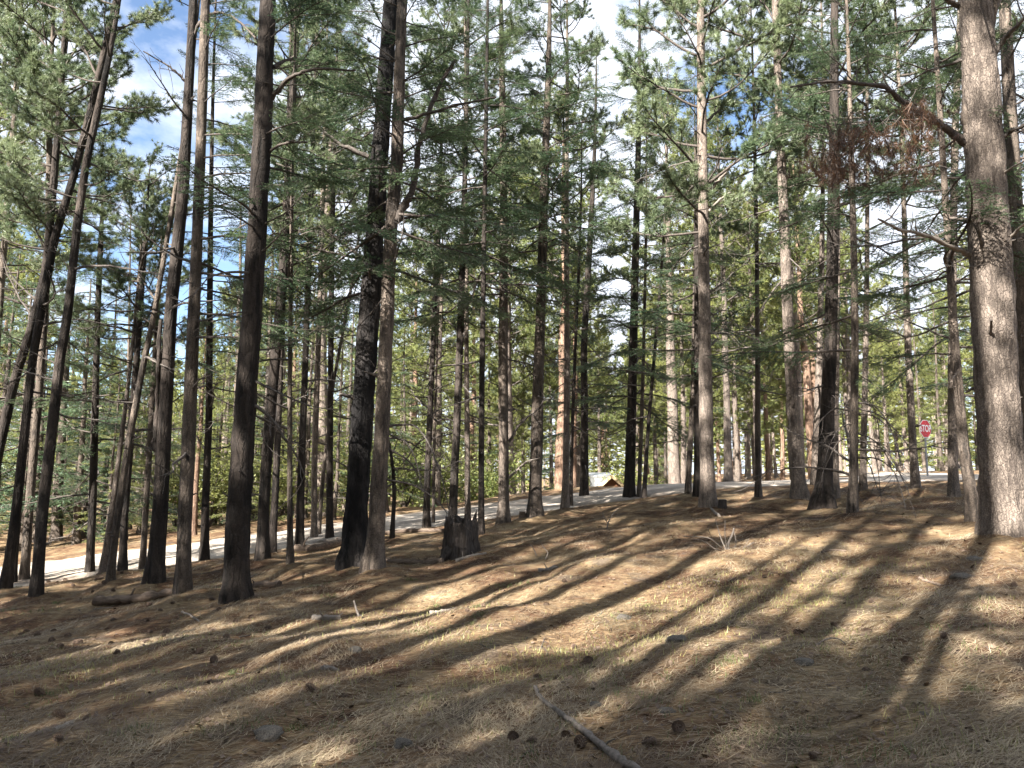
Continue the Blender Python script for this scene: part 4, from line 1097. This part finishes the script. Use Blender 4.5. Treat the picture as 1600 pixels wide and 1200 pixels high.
# ------------------------------------------------------------------ stump, logs, sticks
def tree_stump():
    b = ground_at(719, 871); pxm = b[1] / FPX
    rng = np.random.default_rng(3)
    k = 46; th = np.linspace(0, 2 * np.pi, k, endpoint=False)
    r0 = 32 * pxm; r1 = 23.5 * pxm; h = 56 * pxm
    flute = 1 + 0.10 * np.sin(5 * th + 1) + 0.07 * np.sin(9 * th) + 0.05 * np.sin(17 * th + 2)
    rag = np.array([mnoise.noise((math.cos(a) * 2.2, math.sin(a) * 2.2, 3.3)) for a in th])
    topz = h * (0.95 + 0.16 * rag + 0.05 * rng.normal(0, 1, k))
    spire = np.exp(-((np.angle(np.exp(1j * (th - 2.0)))) / 0.35) ** 2) * 0.20 + np.exp(-((np.angle(np.exp(1j * (th - 3.3)))) / 0.2) ** 2) * 0.16
    topz = topz + spire * h
    root = empty('tree_stump', b); tag(root, 'dark rotting stump with jagged splintered top', 'stump')
    mb = MB(); rings = []
    for q, f in enumerate(np.linspace(0, 1, 12)):
        rr = (r1 + (r0 - r1) * (1 - f) ** 1.9) * (flute if f < .99 else flute * .97)
        rr = rr * (1 + 0.025 * rng.normal(0, 1, k))
        rings.append(np.stack([rr * np.cos(th), rr * np.sin(th), topz * f - 0.15 * (1 - f)], -1))
    for f, sc in ((0.97, .78), (.72, .62), (.6, .3)):        # hollow inside
        rr = r1 * sc * flute
        rings.append(np.stack([rr * np.cos(th), rr * np.sin(th), topz * f], -1))
    V = np.array(rings); n = len(rings)
    i = np.arange(n - 1)[:, None] * k; j = np.arange(k)[None, :]; j2 = (j + 1) % k
    mb.add(V.reshape(-1, 3), np.stack([i + j, i + j2, i + k + j2, i + k + j], -1).reshape(-1, 4))
    mb.add(np.vstack([V[-1], V[-1].mean(0)]), np.stack([j[0], j2[0], np.full(k, k)], -1))
    obj('stump_body', mb.mesh('stump_body', STUMP_WOOD, False), root)
    for a, l, w in ((2.3, .30, .05), (5.2, .2, .04), (0.3, .22, .05), (4.1, .16, .05)):       # loose splinters at the rim and torn roots
        mb = MB(); p = np.array([math.cos(a) * r1 * .9, math.sin(a) * r1 * .9, h * .85])
        tube(mb, np.array([p, p + [0.02 * math.cos(a), 0.02, l * .5], p + [0.05 * math.cos(a), 0.0, l]]), [w, w * .6, .004], 5)
        obj('splinter', mb.mesh('splinter', STUMP_WOOD, False), root)
    for a in (0.5, 2.4, 4.0):
        mb = MB(); c, s_ = math.cos(a), math.sin(a)
        P = np.array([[c * r0 * q, s_ * r0 * q, z] for q, z in ((.72, .10), (.95, .04), (1.12, -.01), (1.25, -.07))])
        tube(mb, P, [.09, .07, .045, .02], 7)
        obj('root', mb.mesh('root', STUMP_WOOD), root)
tree_stump()

def lying(name, label, cat, pts, w, mat, lift=0.26, k=12, seed=0, stubs=2, group=None, ends=None):
    """a fallen piece along photo pixels on the ground; w: thickness in pixels at its two ends"""
    rng = np.random.default_rng(seed)
    Q = np.array([ground_at(*p) for p in pts]); b = Q.mean(0)
    pxm = b[1] / FPX
    r = np.linspace(w[0] * pxm / 2, w[1] * pxm / 2, len(Q))
    Q[:, 2] += r * (lift * 2)
    C = catmull(Q - b, 8); rr = np.interp(np.linspace(0, 1, len(C)), np.linspace(0, 1, len(r)), r)
    mb = MB()
    lump = 1 + 0.10 * rng.normal(0, 1, (len(C), k))
    C[1:-1] += rng.normal(0, 1, (len(C) - 2, 3)) * rr[1:-1, None] * .14
    rr = rr * (1 + .10 * rng.normal(0, 1, len(rr)))
    tube(mb, C, rr, k, 0, lump=lump)
    root = obj(name, mb.mesh(name, mat), None, b)
    tag(root, label, cat, group)
    for q in range(stubs):
        i_ = rng.integers(2, len(C) - 2); d = np.array([rng.normal(0, .5), rng.normal(0, .5), rng.uniform(.4, 1)])
        m2 = MB(); tw = curve_pts(C[i_], d, rr[i_] * rng.uniform(2.0, 4.5), 4, rng, .15)
        tube(m2, tw, np.linspace(rr[i_] * .35, rr[i_] * .15, len(tw)), 6)
        obj('branch_stub', m2.mesh('branch_stub', mat), root)
    return root

lying('fallen_log', 'short thick fallen log with sunlit sawn end beside the twin tall trunks', 'log', [(148, 943), (190, 939), (240, 934), (290, 928)], (14, 13), LOG_WOOD, seed=1, lift=.5)
lying('fallen_log', 'dark log lying right of the big furrowed trunk', 'log', [(382, 920), (405, 917), (436, 914)], (12, 10), LOG_WOOD, seed=2, stubs=1)
lying('fallen_log', 'dark log resting by the road left of the burnt trunk', 'log', [(455, 866), (490, 861), (535, 853)], (12, 11), LOG_WOOD, seed=3)
lying('fallen_log', 'thin pale log lying along the road edge behind a darker log', 'log', [(474, 849), (500, 846), (538, 841)], (7, 6), PALE_WOOD, seed=4, stubs=1)
lying('fallen_log', 'thin log lying between the brown forked trunk and the road', 'log', [(598, 836), (640, 831), (694, 826)], (9, 6), LOG_WOOD, seed=5)
lying('fallen_log', 'weathered dark log reaching from the forked trunk to the stump', 'log', [(598, 884), (640, 882), (692, 880)], (9, 8), LOG_WOOD, seed=6)
lying('fallen_branch', 'pale broken wood lying at the right foot of the stump', 'branch', [(712, 880), (735, 877), (760, 872)], (6, 4), PALE_WOOD, seed=7, stubs=2)
lying('fallen_branch', 'long bare grey branch pointing up from the bottom edge of the picture', 'branch', [(836, 1076), (846, 1097), (876, 1125), (908, 1148), (944, 1178), (990, 1210), (1040, 1240)], (6.5, 12), DEAD_PALE, seed=8, lift=0.55, stubs=4, k=14)
lying('fallen_branch', 'short bleached log piece with two stubs left of centre', 'branch', [(489, 962), (508, 961), (532, 958)], (9, 8), PALE_WOOD, seed=9, stubs=2)
lying('wood_chunk', 'bleached splintered wood chunk in the sunlit grass', 'wood', [(672, 952), (690, 949), (714, 946)], (9, 6), PALE_WOOD, seed=10, stubs=2)
lying('fallen_branch', 'short stick lying at the lower left corner', 'branch', [(82, 1174), (95, 1163), (109, 1150)], (6, 8), PALE_WOOD, seed=11, stubs=1)
lying('fallen_branch', 'dark stick lying in shade below the biggest trunk', 'branch', [(1436, 899), (1452, 902), (1470, 905)], (6, 4), LOG_WOOD, seed=12, stubs=1)
lying('wood_chunk', 'pale broken wood piece on the slope below the flared grey trunk', 'wood', [(842, 888), (855, 887), (870, 884)], (7, 5), PALE_WOOD, seed=13, stubs=2)
lying('fallen_branch', 'thin pale stick lying at the foot of the tall sunlit trunk', 'branch', [(1106, 800), (1114, 806), (1124, 813)], (4, 4), PALE_WOOD, seed=14, stubs=0)
lying('fallen_branch', 'thin stick on the shaded left slope near the twin trunks', 'branch', [(284, 957), (297, 964), (312, 968)], (3.5, 2.5), PALE_WOOD, seed=15, stubs=1)
lying('fallen_branch', 'dark stick on the sunny slope under the dead shrub', 'branch', [(1284, 866), (1300, 864), (1322, 862)], (4, 3), LOG_WOOD, seed=16, stubs=1)
lying('wood_chip', 'curved tan bark chip left of bottom centre', 'wood', [(503, 1053), (515, 1050), (529, 1051)], (9, 5), PALE_WOOD, seed=17, stubs=0)
# more small twigs all over
rg = np.random.default_rng(71)
for q in range(26):
    px, py = rg.uniform(60, 1540), rg.uniform(900, 1190)
    a = rg.uniform(0, 6.28); l = rg.uniform(14, 34)
    lying('twig', 'small dead twig lying among the pine needles', 'twig', [(px, py), (px + l * math.cos(a) * .5 + rg.normal(0, 2), py + l * .25 * math.sin(a)), (px + l * math.cos(a), py + l * .45 * math.sin(a))], (2.6, 1.4), DEAD_WOOD if q % 3 else PALE_WOOD, seed=100 + q, stubs=1, k=5, group='small twigs on the forest floor')

# arching twig, upright snapped stick
def standing(name, label, cat, chains, mat, anchor, k=6):
    b = ground_at(*anchor); pxm = b[1] / FPX
    root = None
    for q, (pts, w0, w1, dy) in enumerate(chains):
        Q = np.array([at_depth(p[0], p[1], b[1] + dy * (i_ / max(len(pts) - 1, 1))) for i_, p in enumerate(pts)]) - b
        C = catmull(Q, 5); mb = MB()
        tube(mb, C, np.linspace(w0 * pxm / 2, w1 * pxm / 2, len(C)), k)
        if root is None:
            root = obj(name, mb.mesh(name, mat), None, b); tag(root, label, cat)
        else: obj('branch', mb.mesh('branch', mat), root)
    return root
standing('arching_twig', 'dark twig bent into an arch over the needles', 'twig', [([(1272, 1013), (1284, 1002), (1299, 997), (1314, 1000), (1326, 1012)], 3, 2, .05)], DEAD_WOOD, (1299, 1011))
standing('snapped_stick', 'short snapped stick standing upright in the sunlit grass', 'stick', [([(561, 963), (557, 952), (553, 938)], 4, 3, .02)], DEAD_WOOD, (560, 961))
standing('dead_shrub', 'leafless pale dead shrub with a dark stub below the tall sunlit trunk', 'shrub', [
    ([(1139, 864), (1138, 850), (1144, 836), (1147, 825)], 5, 2.8, .0), ([(1134, 863), (1120, 850), (1104, 840), (1068, 838)], 2.5, 1.4, -.4), ([(1136, 862), (1126, 840), (1118, 812)], 2.5, 1, .2),
    ([(1135, 862), (1118, 858), (1100, 846), (1085, 842)], 2.2, 1, -.2), ([(1137, 860), (1133, 838), (1133, 812)], 2.5, 1, -.1), ([(1140, 862), (1150, 850), (1146, 826)], 1.9, 1, .2),
    ([(1141, 864), (1160, 858), (1178, 847)], 2.5, 1.4, .1), ([(1160, 858), (1166, 850), (1170, 842)], 1.2, 0.7, .1), ([(1118, 850), (1110, 836), (1106, 826)], 1.6, 0.7, -.3)], DEAD_PALE, (1137, 863))
standing('dead_sapling', 'thin bare bent sapling on the slope left of the dead shrub', 'sapling', [([(948, 828), (951, 815), (958, 803), (966, 794)], 2.5, 1, .05), ([(950, 818), (944, 808), (941, 800)], 1.6, .8, .05)], PALE_WOOD, (948, 827))
standing('dead_sapling', 'thin bare twisted twigs on the slope below the flared grey trunk', 'sapling', [([(838, 868), (834, 858), (828, 850)], 2, 1, .05), ([(852, 874), (856, 864), (850, 856), (846, 850)], 2, 1, .05)], PALE_WOOD, (845, 872))

def cut_block(label, px, py, w, h, mat, seed):
    b = ground_at(px, py); pxm = b[1] / FPX; rng = np.random.default_rng(seed)
    mb = MB(); k = 18
    z = np.array([-.06, .0, h * pxm * .5, h * pxm * .97, h * pxm])
    P = np.stack([z * 0.05, z * 0, z], -1)
    tube(mb, P, w * pxm / 2 * np.array([1.15, 1.1, 1.0, 1.0, .93]), k, lump=1 + .04 * rng.normal(0, 1, (5, k)))
    root = obj('cut_stump', mb.mesh('cut_stump', mat, False), None, b); tag(root, label, 'stump')
    m2 = MB(); tube(m2, np.array([[z[-1] * .05, 0, z[-1]], [z[-1] * .05, 0, z[-1] + .006]]), [w * pxm * .42, w * pxm * .40], k)
    obj('cut_face', m2.mesh('cut_face', PALE_WOOD), root)
cut_block('small dark sawn stump at the foot of the tall sunlit trunk', 1129, 803, 13, 13, STUMP_WOOD, 1)
cut_block('small pale sawn stump beside the flared grey trunk', 816, 814, 10, 9, LOG_WOOD, 2)

# ------------------------------------------------------------------ rocks and cones
def rock_mesh(seed):
    rng = np.random.default_rng(seed)
    import bmesh
    bm = bmesh.new(); bmesh.ops.create_icosphere(bm, subdivisions=3, radius=1.0)
    off = Vector(rng.uniform(0, 40, 3))
    for v in bm.verts:
        n = mnoise.noise(v.co * 0.9 + off) * .42 + mnoise.noise(v.co * 2.4 + off) * .16 + mnoise.noise(v.co * 6 + off) * .05
        v.co *= 1 + n
        v.co.z *= .62
    me = bpy.data.meshes.new('rock'); bm.to_mesh(me); bm.free(); me.materials.append(ROCK)
    return me
ROCKS = [rock_mesh(k) for k in range(4)]
for q, (px, py, w, sq, lab) in enumerate([
    (1060, 1003, 40, .8, 'tan wedge-shaped rock half buried in the sunlit needles'), (975, 953, 34, .35, 'flat pale rock barely showing in the sunlit slope'),
    (1257, 1033, 40, .5, 'greenish rock at the shade edge, right of centre'), (556, 1022, 30, .5, 'grey rock in the shaded left foreground'),
    (411, 1076, 14, .9, 'small grey stone in the left foreground'), (632, 1163, 42, .8, 'rounded grey rock near the bottom edge, left of the bare branch'),
    (420, 1152, 58, .6, 'largest dark rock near the bottom left'), (1042, 1113, 34, .5, 'pale grey rock in shade right of the bare branch'),
    (1522, 873, 34, .5, 'grey rock in shade below the biggest trunk'), (1147, 772, 10, 1.0, 'small dark rock at the edge of the road crest'),
    (930, 1105, 28, .6, 'dark rock beside the tip of the bare branch'), (1503, 898, 40, .35, 'low grey slab in the shade right of the dark stick'), (1443, 1112, 18, .7, 'small stone near the bottom right')]):
    b = ground_at(px, py); s_ = w * b[1] / FPX / 2
    o = obj('rock', ROCKS[q % 4], None, (b[0], b[1], b[2] - s_ * .04)); o.scale = (s_ * .82, s_ * .7, s_ * max(sq, .5)); o.rotation_euler = (0, 0, q * 1.7)
    tag(o, lab, 'rock')

def cone_mesh(seed):
    rng = np.random.default_rng(seed)
    mb = MB(); L = 0.085
    z = np.linspace(0, L, 7); tube(mb, np.stack([z * 0, z * 0, z], -1), np.array([.008, .016, .02, .019, .015, .010, .003]), 8)
    n = 64
    for q in range(n):
        f = (q + .5) / n; a = q * 2.39996; r = .018 * math.sin(math.pi * (0.12 + .8 * f)) + .006
        c = np.array([math.cos(a), math.sin(a), 0]); t = np.array([-math.sin(a), math.cos(a), 0]); up = np.array([0, 0, 1.0])
        o = r * c + up * (f * L)
        ext = .020 * math.sin(math.pi * (0.2 + .72 * f)) * rng.uniform(.85, 1.1)
        tip = o + c * ext + up * ext * .45
        w = .009
        V = [o - t * w * .5, o + t * w * .5, tip + t * w - up * .001, tip + c * .004, tip - t * w - up * .001, tip + up * -.005]
        mb.add(np.array(V), [[0, 1, 3], [1, 2, 3], [0, 3, 4], [0, 4, 5], [1, 5, 2], [5, 4, 3], [5, 3, 2]])
    return mb.mesh('pine_cone', CONE, False)
CONES = [cone_mesh(k) for k in range(3)]
cone_px = [(33, 1040), (61, 1031), (67, 1093), (176, 1033), (331, 1039), (307, 1027), (232, 981), (261, 979), (211, 1000), (91, 1012), (101, 1136), (128, 1144), (96, 1189), (331, 1080), (109, 989), (64, 985), (48, 976), (80, 980),
    (467, 1010), (492, 1095), (557, 1164), (544, 1091), (731, 945), (756, 943), (732, 960), (835, 1049), (864, 1056), (921, 1019), (1055, 1143), (1097, 1053), (1003, 1173), (909, 1173), (840, 1163), (883, 1155), (808, 1160), (879, 908), (849, 939),
    (1244, 905), (1305, 967), (1240, 975), (1229, 996), (1471, 1008), (1276, 1171), (1357, 1040), (1584, 917), (1549, 905)]
rg = np.random.default_rng(91)
cone_px += [(rg.uniform(0, 420), rg.uniform(935, 1010)) for _ in range(22)] + [(rg.uniform(380, 1500), rg.uniform(850, 1040)) for _ in range(12)] + [(rg.uniform(60, 200), rg.uniform(905, 930)) for _ in range(14)]
for q, (px, py) in enumerate(cone_px):
    b = ground_at(px, py)
    o = obj('pine_cone', CONES[q % 3], None, (b[0], b[1], b[2] + rg.uniform(.004, .018)))
    s_ = rg.uniform(.55, .95); o.scale = (s_ * rg.uniform(.8, 1.05), s_ * rg.uniform(.7, 1.0), s_ * rg.uniform(.85, 1.2)); o.rotation_euler = (R(rg.uniform(62, 105)), 0, rg.uniform(0, 6.28))
    tag(o, 'open brown pine cone lying on the needle-covered slope', 'pine cone', 'pine cones on the forest floor')

# ------------------------------------------------------------------ stop sign, buildings
def stop_sign():
    y = 27.0
    c = at_depth(1446, 670, y); gx = c[0]; gz = G(gx, y)
    root = empty('stop_sign', (gx, y, gz), R(28)); tag(root, 'red octagonal stop sign on a post at the road junction', 'road sign')
    h = c[2] - gz; Rr = 0.335
    def octo(mb, r, y0, y1):
        th = np.arange(8) * np.pi / 4 + np.pi / 8
        a = np.stack([r * np.cos(th), np.full(8, y0), h + r * np.sin(th)], -1); b_ = a.copy(); b_[:, 1] = y1
        V = np.vstack([a, b_, [[0, y0, h]], [[0, y1, h]]]); j = np.arange(8); j2 = (j + 1) % 8
        mb.add(V, np.stack([j, j2, j2 + 8, j + 8], -1)); mb.add(V, np.concatenate([np.stack([j2, j, np.full(8, 16)], -1), np.stack([j + 8, j2 + 8, np.full(8, 17)], -1)]))
    mb = MB(); octo(mb, Rr, 0.0, .004); plate = obj('sign_border', mb.mesh('sign_border', WHITE_PAINT, False), root)
    mb = MB(); octo(mb, Rr * .94, -.004, -.001); face = obj('sign_face', mb.mesh('sign_face', RED_PAINT, False), root)
    cu = bpy.data.curves.new('lettering', 'FONT'); cu.body = 'STOP'; cu.size = 0.29; cu.align_x = 'CENTER'; cu.align_y = 'CENTER'; cu.extrude = .001; cu.offset = 0.006
    tmp = bpy.data.objects.new('tmp', cu); COL.objects.link(tmp)
    me = bpy.data.meshes.new_from_object(tmp.evaluated_get(bpy.context.evaluated_depsgraph_get()))
    bpy.data.objects.remove(tmp)
    me.materials.clear(); me.materials.append(WHITE_PAINT)
    lt = obj('lettering', me, face, (0, -.0065, h)); lt.rotation_euler = (R(90), 0, 0); lt.scale = (.86, 1.15, 1)
    mb = MB(); box(mb, (0, .03, (h + Rr) / 2 - .2), (.06, .035, h + Rr + .3 - .1)); obj('post', mb.mesh('post', STEEL, False), root)
    for zz in (-.2, .2):
        mb = MB(); tube(mb, np.array([[0, -.012, h + zz], [0, .0, h + zz]]), .012, 8); obj('bolt', mb.mesh('bolt', STEEL), root)
stop_sign()

def cabin():
    y = 56.0
    ap = at_depth(956, 745, y); gz = G(ap[0], y)
    root = empty('cabin', (ap[0], y, gz), R(-8)); tag(root, 'wooden cabin whose light-trimmed gable peeps over the road crest', 'cabin')
    H = ap[2] - gz; half = 2.6; slope = math.tan(R(41)); eave = H - half * slope; dp = 5.0
    mb = MB()
    V = np.array([[-half, 0, -.5], [half, 0, -.5], [half, 0, eave], [0, 0, H], [-half, 0, eave]]); W = V + [0, dp, 0]
    mb.add(np.vstack([V, W]), [[0, 1, 2, 4], [6, 5, 9, 7], [1, 6, 7, 2], [5, 0, 4, 9]]); mb.add(np.vstack([V, W]), [[4, 2, 3], [7, 9, 8]])
    obj('wall', mb.mesh('wall', CABIN_WALL, False), root)
    for q in range(18):                                        # upright boards on the gable
        x = -half + .15 + q * (2 * half - .3) / 17; top = H - abs(x) * slope - .1
        mb = MB(); box(mb, (x, -.02, top / 2), (.25, .03, top)); obj('plank', mb.mesh('plank', CABIN_WALL, False), root)
    for s_ in (-1, 1):
        a = math.atan(slope) * -s_; L = (half + .5) / math.cos(a)
        rot = np.array(Matrix.Rotation(-a, 3, 'Y'))
        mid = np.array([s_ * (half + .5) / 2, dp / 2, H - (half + .5) / 2 * slope + .08])
        mb = MB(); box(mb, mid, (L, dp + 1.0, .10), rot=rot); rf = obj('roof', mb.mesh('roof', ROOF_PALE, False), root)
        mb = MB(); box(mb, mid + [0, -dp / 2 - .53, -.02], (L, .05, .22), rot=rot); obj('rake_board', mb.mesh('rake_board', CABIN_TRIM, False), root)
    mb = MB(); box(mb, (0, -.05, H - 1.35), (.6, .04, .7)); wn = obj('window', mb.mesh('window', GLASS_DARK, False), root)
    mb = MB()
    for cx, cz, sx, sz in ((-.33, 0, .07, .84), (.33, 0, .07, .84), (0, .38, .6, .07), (0, -.38, .6, .07)): box(mb, (cx, -.06, H - 1.35 + cz), (sx, .05, sz))
    obj('frame', mb.mesh('frame', CABIN_TRIM, False), wn)
    # pale outbuilding behind its left side
    y2 = 61.0; p = at_depth(938, 741, y2); g2 = G(p[0], y2); h2 = p[2] - g2
    r2 = empty('outbuilding', (p[0], y2, g2), R(-4)); tag(r2, 'small white outbuilding left of the cabin gable', 'shed')
    mb = MB(); box(mb, (0, 1.2, h2 / 2 - .25), (1.5, 2.4, h2 + .3)); obj('wall', mb.mesh('wall', WHITE_PAINT, False), r2)
    mb = MB(); box(mb, (0, 1.2, h2 - .02), (1.75, 2.7, .12), rot=np.array(Matrix.Rotation(R(5), 3, 'X'))); obj('roof', mb.mesh('roof', ROOF_PALE, False), r2)
    mb = MB(); box(mb, (0.1, -.02, h2 / 2 - .3), (.8, .05, h2 - .9)); obj('door', mb.mesh('door', ROOF_PALE, False), r2)
cabin()

def utility_box():
    y = 42.0; p = at_depth(1403, 728, y); gz = G(p[0], y)
    r = empty('utility_box', (p[0], y, gz), R(10)); tag(r, 'small white box standing across the junction left of the stop sign', 'box')
    mb = MB(); box(mb, (0, 0, .28), (.28, .22, .66)); obj('cabinet', mb.mesh('cabinet', WHITE_PAINT, False), r)
    mb = MB(); box(mb, (0, 0, .63), (.34, .28, .05)); obj('lid', mb.mesh('lid', WHITE_PAINT, False), r)
utility_box()

# ------------------------------------------------------------------ needle litter and dry grass
rg = np.random.default_rng(17)
def scatter(n, y0, y1, uu=0.95):
    y = np.exp(rg.uniform(math.log(y0), math.log(y1), n)); u = rg.uniform(-uu, uu, n)
    return u * y, y

def in_road(x, y):
    return np.minimum(dist_line(x, y, ROAD_L[20:110]) - 2.9, 99) < 0

n = 330000
x, y = scatter(n, 2.6, 20)
ok = ~in_road(x, y) | (rg.random(len(x)) < .06); x, y = x[ok], y[ok]; n = len(x)
z = ground_h(x, y)
# lie in loose swirls: heading follows a slow field plus scatter
head = 1.2 * np.sin(x * .9 + y * .5) + 1.0 * np.sin(x * 2.1 - y * 1.3 + 1) + rg.normal(0, .9, n)
L = rg.uniform(.05, .125, n); el = np.abs(rg.normal(0, .16, n))
x2 = x + L * np.cos(head) * np.cos(el); y2 = y + L * np.sin(head) * np.cos(el)
z2 = ground_h(x2, y2) + .006 + L * np.sin(el)
w = (.0013 + .0002 * y)
sx, sy = -np.sin(head) * w, np.cos(head) * w
zb = z + rg.uniform(.002, .014, n)
V = np.stack([np.stack([x - sx, y - sy, zb], -1), np.stack([x + sx, y + sy, zb], -1), np.stack([x2, y2, z2], -1)], 1).reshape(-1, 3)
patch = .5 + .28 * np.sin(x * 1.3 + 2 * np.sin(y * .7)) * np.sin(y * 1.1 + 1.5 * np.sin(x * .8)) + .2 * np.sin(x * 4.1 + y * 2.2) * np.sin(y * 3.7 - x)
fine_p = np.sin(x * 7.3 + 2 * np.sin(y * 5.1)) * np.sin(y * 6.7 + 2 * np.sin(x * 4.3))
bare = (np.sin(x * 2.3 + 1.7 * np.sin(y * 1.9 + 1)) * np.sin(y * 2.9 + 1.3 * np.sin(x * 2.1)) + .5 * fine_p) > .55
tint = np.clip(patch + .16 * fine_p + rg.normal(0, .30, n), -.1, 1.25)
keep = ~bare | (rg.random(n) < .25)
V = V.reshape(-1, 3, 3)[keep].reshape(-1, 3); tint = tint[keep]; n = int(keep.sum())
mb = MB(); mb.add(V, np.arange(3 * n).reshape(-1, 3), 0, np.repeat(tint, 3))
tag(obj('needle_litter', mb.mesh('needle_litter', LITTER_MAT, False)), 'fallen straw-coloured pine needles lying on the slope', 'needles', kind='stuff')

spots = [(130, 1062, .28), (110, 1050, .3), (700, 1000, .25), (868, 1043, .2), (930, 990, .35), (440, 1075, .2), (675, 950, .35), (1130, 905, .5), (740, 1050, .3), (580, 1070, .2), (1300, 1000, .3), (1260, 925, .4), (560, 960, .5), (250, 1020, .4), (840, 1020, .3), (1050, 960, .6), (1180, 930, .6), (980, 1010, .4), (20, 1060, .4), (1330, 890, .5), (1450, 1120, .15), (1540, 1170, .15), (640, 1110, .15), (330, 1075, .3)]
GX = []; GY = []; GH = []
for px, py, r_ in spots:
    b = ground_at(px, py); m = int(230 * (r_ / .3) ** 1.2)
    GX.append(b[0] + rg.normal(0, r_, m)); GY.append(b[1] + rg.normal(0, r_, m)); GH.append(rg.uniform(.012, .06, m))
x, y = scatter(7000, 3, 16, .9)
keep = (np.sin(x * 1.7 + 1) * np.sin(y * 1.4) + .4 * np.sin(3 * x - 2 * y)) > .1
GX.append(x[keep]); GY.append(y[keep]); GH.append(rg.uniform(.015, .05, keep.sum()))
x = np.concatenate(GX); y = np.concatenate(GY); hgt = np.concatenate(GH); n = len(x)
z = ground_h(x, y) - .004
a = rg.uniform(0, 6.28, n); lean = rg.uniform(.2, 1.1, n) * hgt
w = .0022 + .0002 * y
V = np.stack([np.stack([x - np.sin(a) * w, y + np.cos(a) * w, z], -1), np.stack([x + np.sin(a) * w, y - np.cos(a) * w, z], -1), np.stack([x + np.cos(a) * lean, y + np.sin(a) * lean, z + hgt], -1)], 1).reshape(-1, 3)
mb = MB(); mb.add(V, np.arange(3 * n).reshape(-1, 3), 0, np.repeat(rg.uniform(0, 1, n), 3))
tag(obj('dry_grass', mb.mesh('dry_grass', GRASS_MAT, False)), 'sparse short dry grass in the sunlit strips', 'grass', kind='stuff')

# bark flakes and crumbs among the needles
n = 9000
x, y = scatter(n, 2.8, 15)
ok = ~in_road(x, y); x, y = x[ok], y[ok]; n = len(x)
z = ground_h(x, y) + rg.uniform(.004, .016, n)
a = rg.uniform(0, 6.28, n); l = rg.uniform(.006, .028, n); w = l * rg.uniform(.35, .9, n); t1 = rg.normal(0, .35, n) * l; t2 = rg.normal(0, .35, n) * w
c, s_ = np.cos(a), np.sin(a)
V = np.stack([np.stack([x + c * l, y + s_ * l, z + t1], -1), np.stack([x - s_ * w, y + c * w, z + t2], -1), np.stack([x - c * l, y - s_ * l, z - t1], -1), np.stack([x + s_ * w, y - c * w, z - t2], -1)], 1).reshape(-1, 3)
mb = MB(); mb.add(V, np.arange(4 * n).reshape(-1, 4), 0, np.repeat(rg.uniform(0, 1, n), 4))
tag(obj('bark_flakes', mb.mesh('bark_flakes', FLAKE_MAT, False)), 'dark bark crumbs strewn among the needles', 'bark', kind='stuff')

# small green tufts
GX = []; GY = []
for q in range(95):
    px, py = rg.uniform(0, 1600), rg.uniform(900, 1200)
    b = ground_at(px, py); m = int(rg.integers(25, 90)); r_ = rg.uniform(.03, .14)
    GX.append(b[0] + rg.normal(0, r_, m)); GY.append(b[1] + rg.normal(0, r_, m))
x = np.concatenate(GX); y = np.concatenate(GY); n = len(x); z = ground_h(x, y) - .003; hgt = rg.uniform(.012, .05, n)
a = rg.uniform(0, 6.28, n); lean = rg.uniform(.3, 1.3, n) * hgt; w = .0018 + .0002 * y
V = np.stack([np.stack([x - np.sin(a) * w, y + np.cos(a) * w, z], -1), np.stack([x + np.sin(a) * w, y - np.cos(a) * w, z], -1), np.stack([x + np.cos(a) * lean, y + np.sin(a) * lean, z + hgt], -1)], 1).reshape(-1, 3)
mb = MB(); mb.add(V, np.arange(3 * n).reshape(-1, 3), 0, np.repeat(rg.uniform(0, 1, n), 3))
tag(obj('green_grass', mb.mesh('green_grass', GREEN_GRASS, False)), 'scattered small tufts of green grass on the slope', 'grass', kind='stuff')
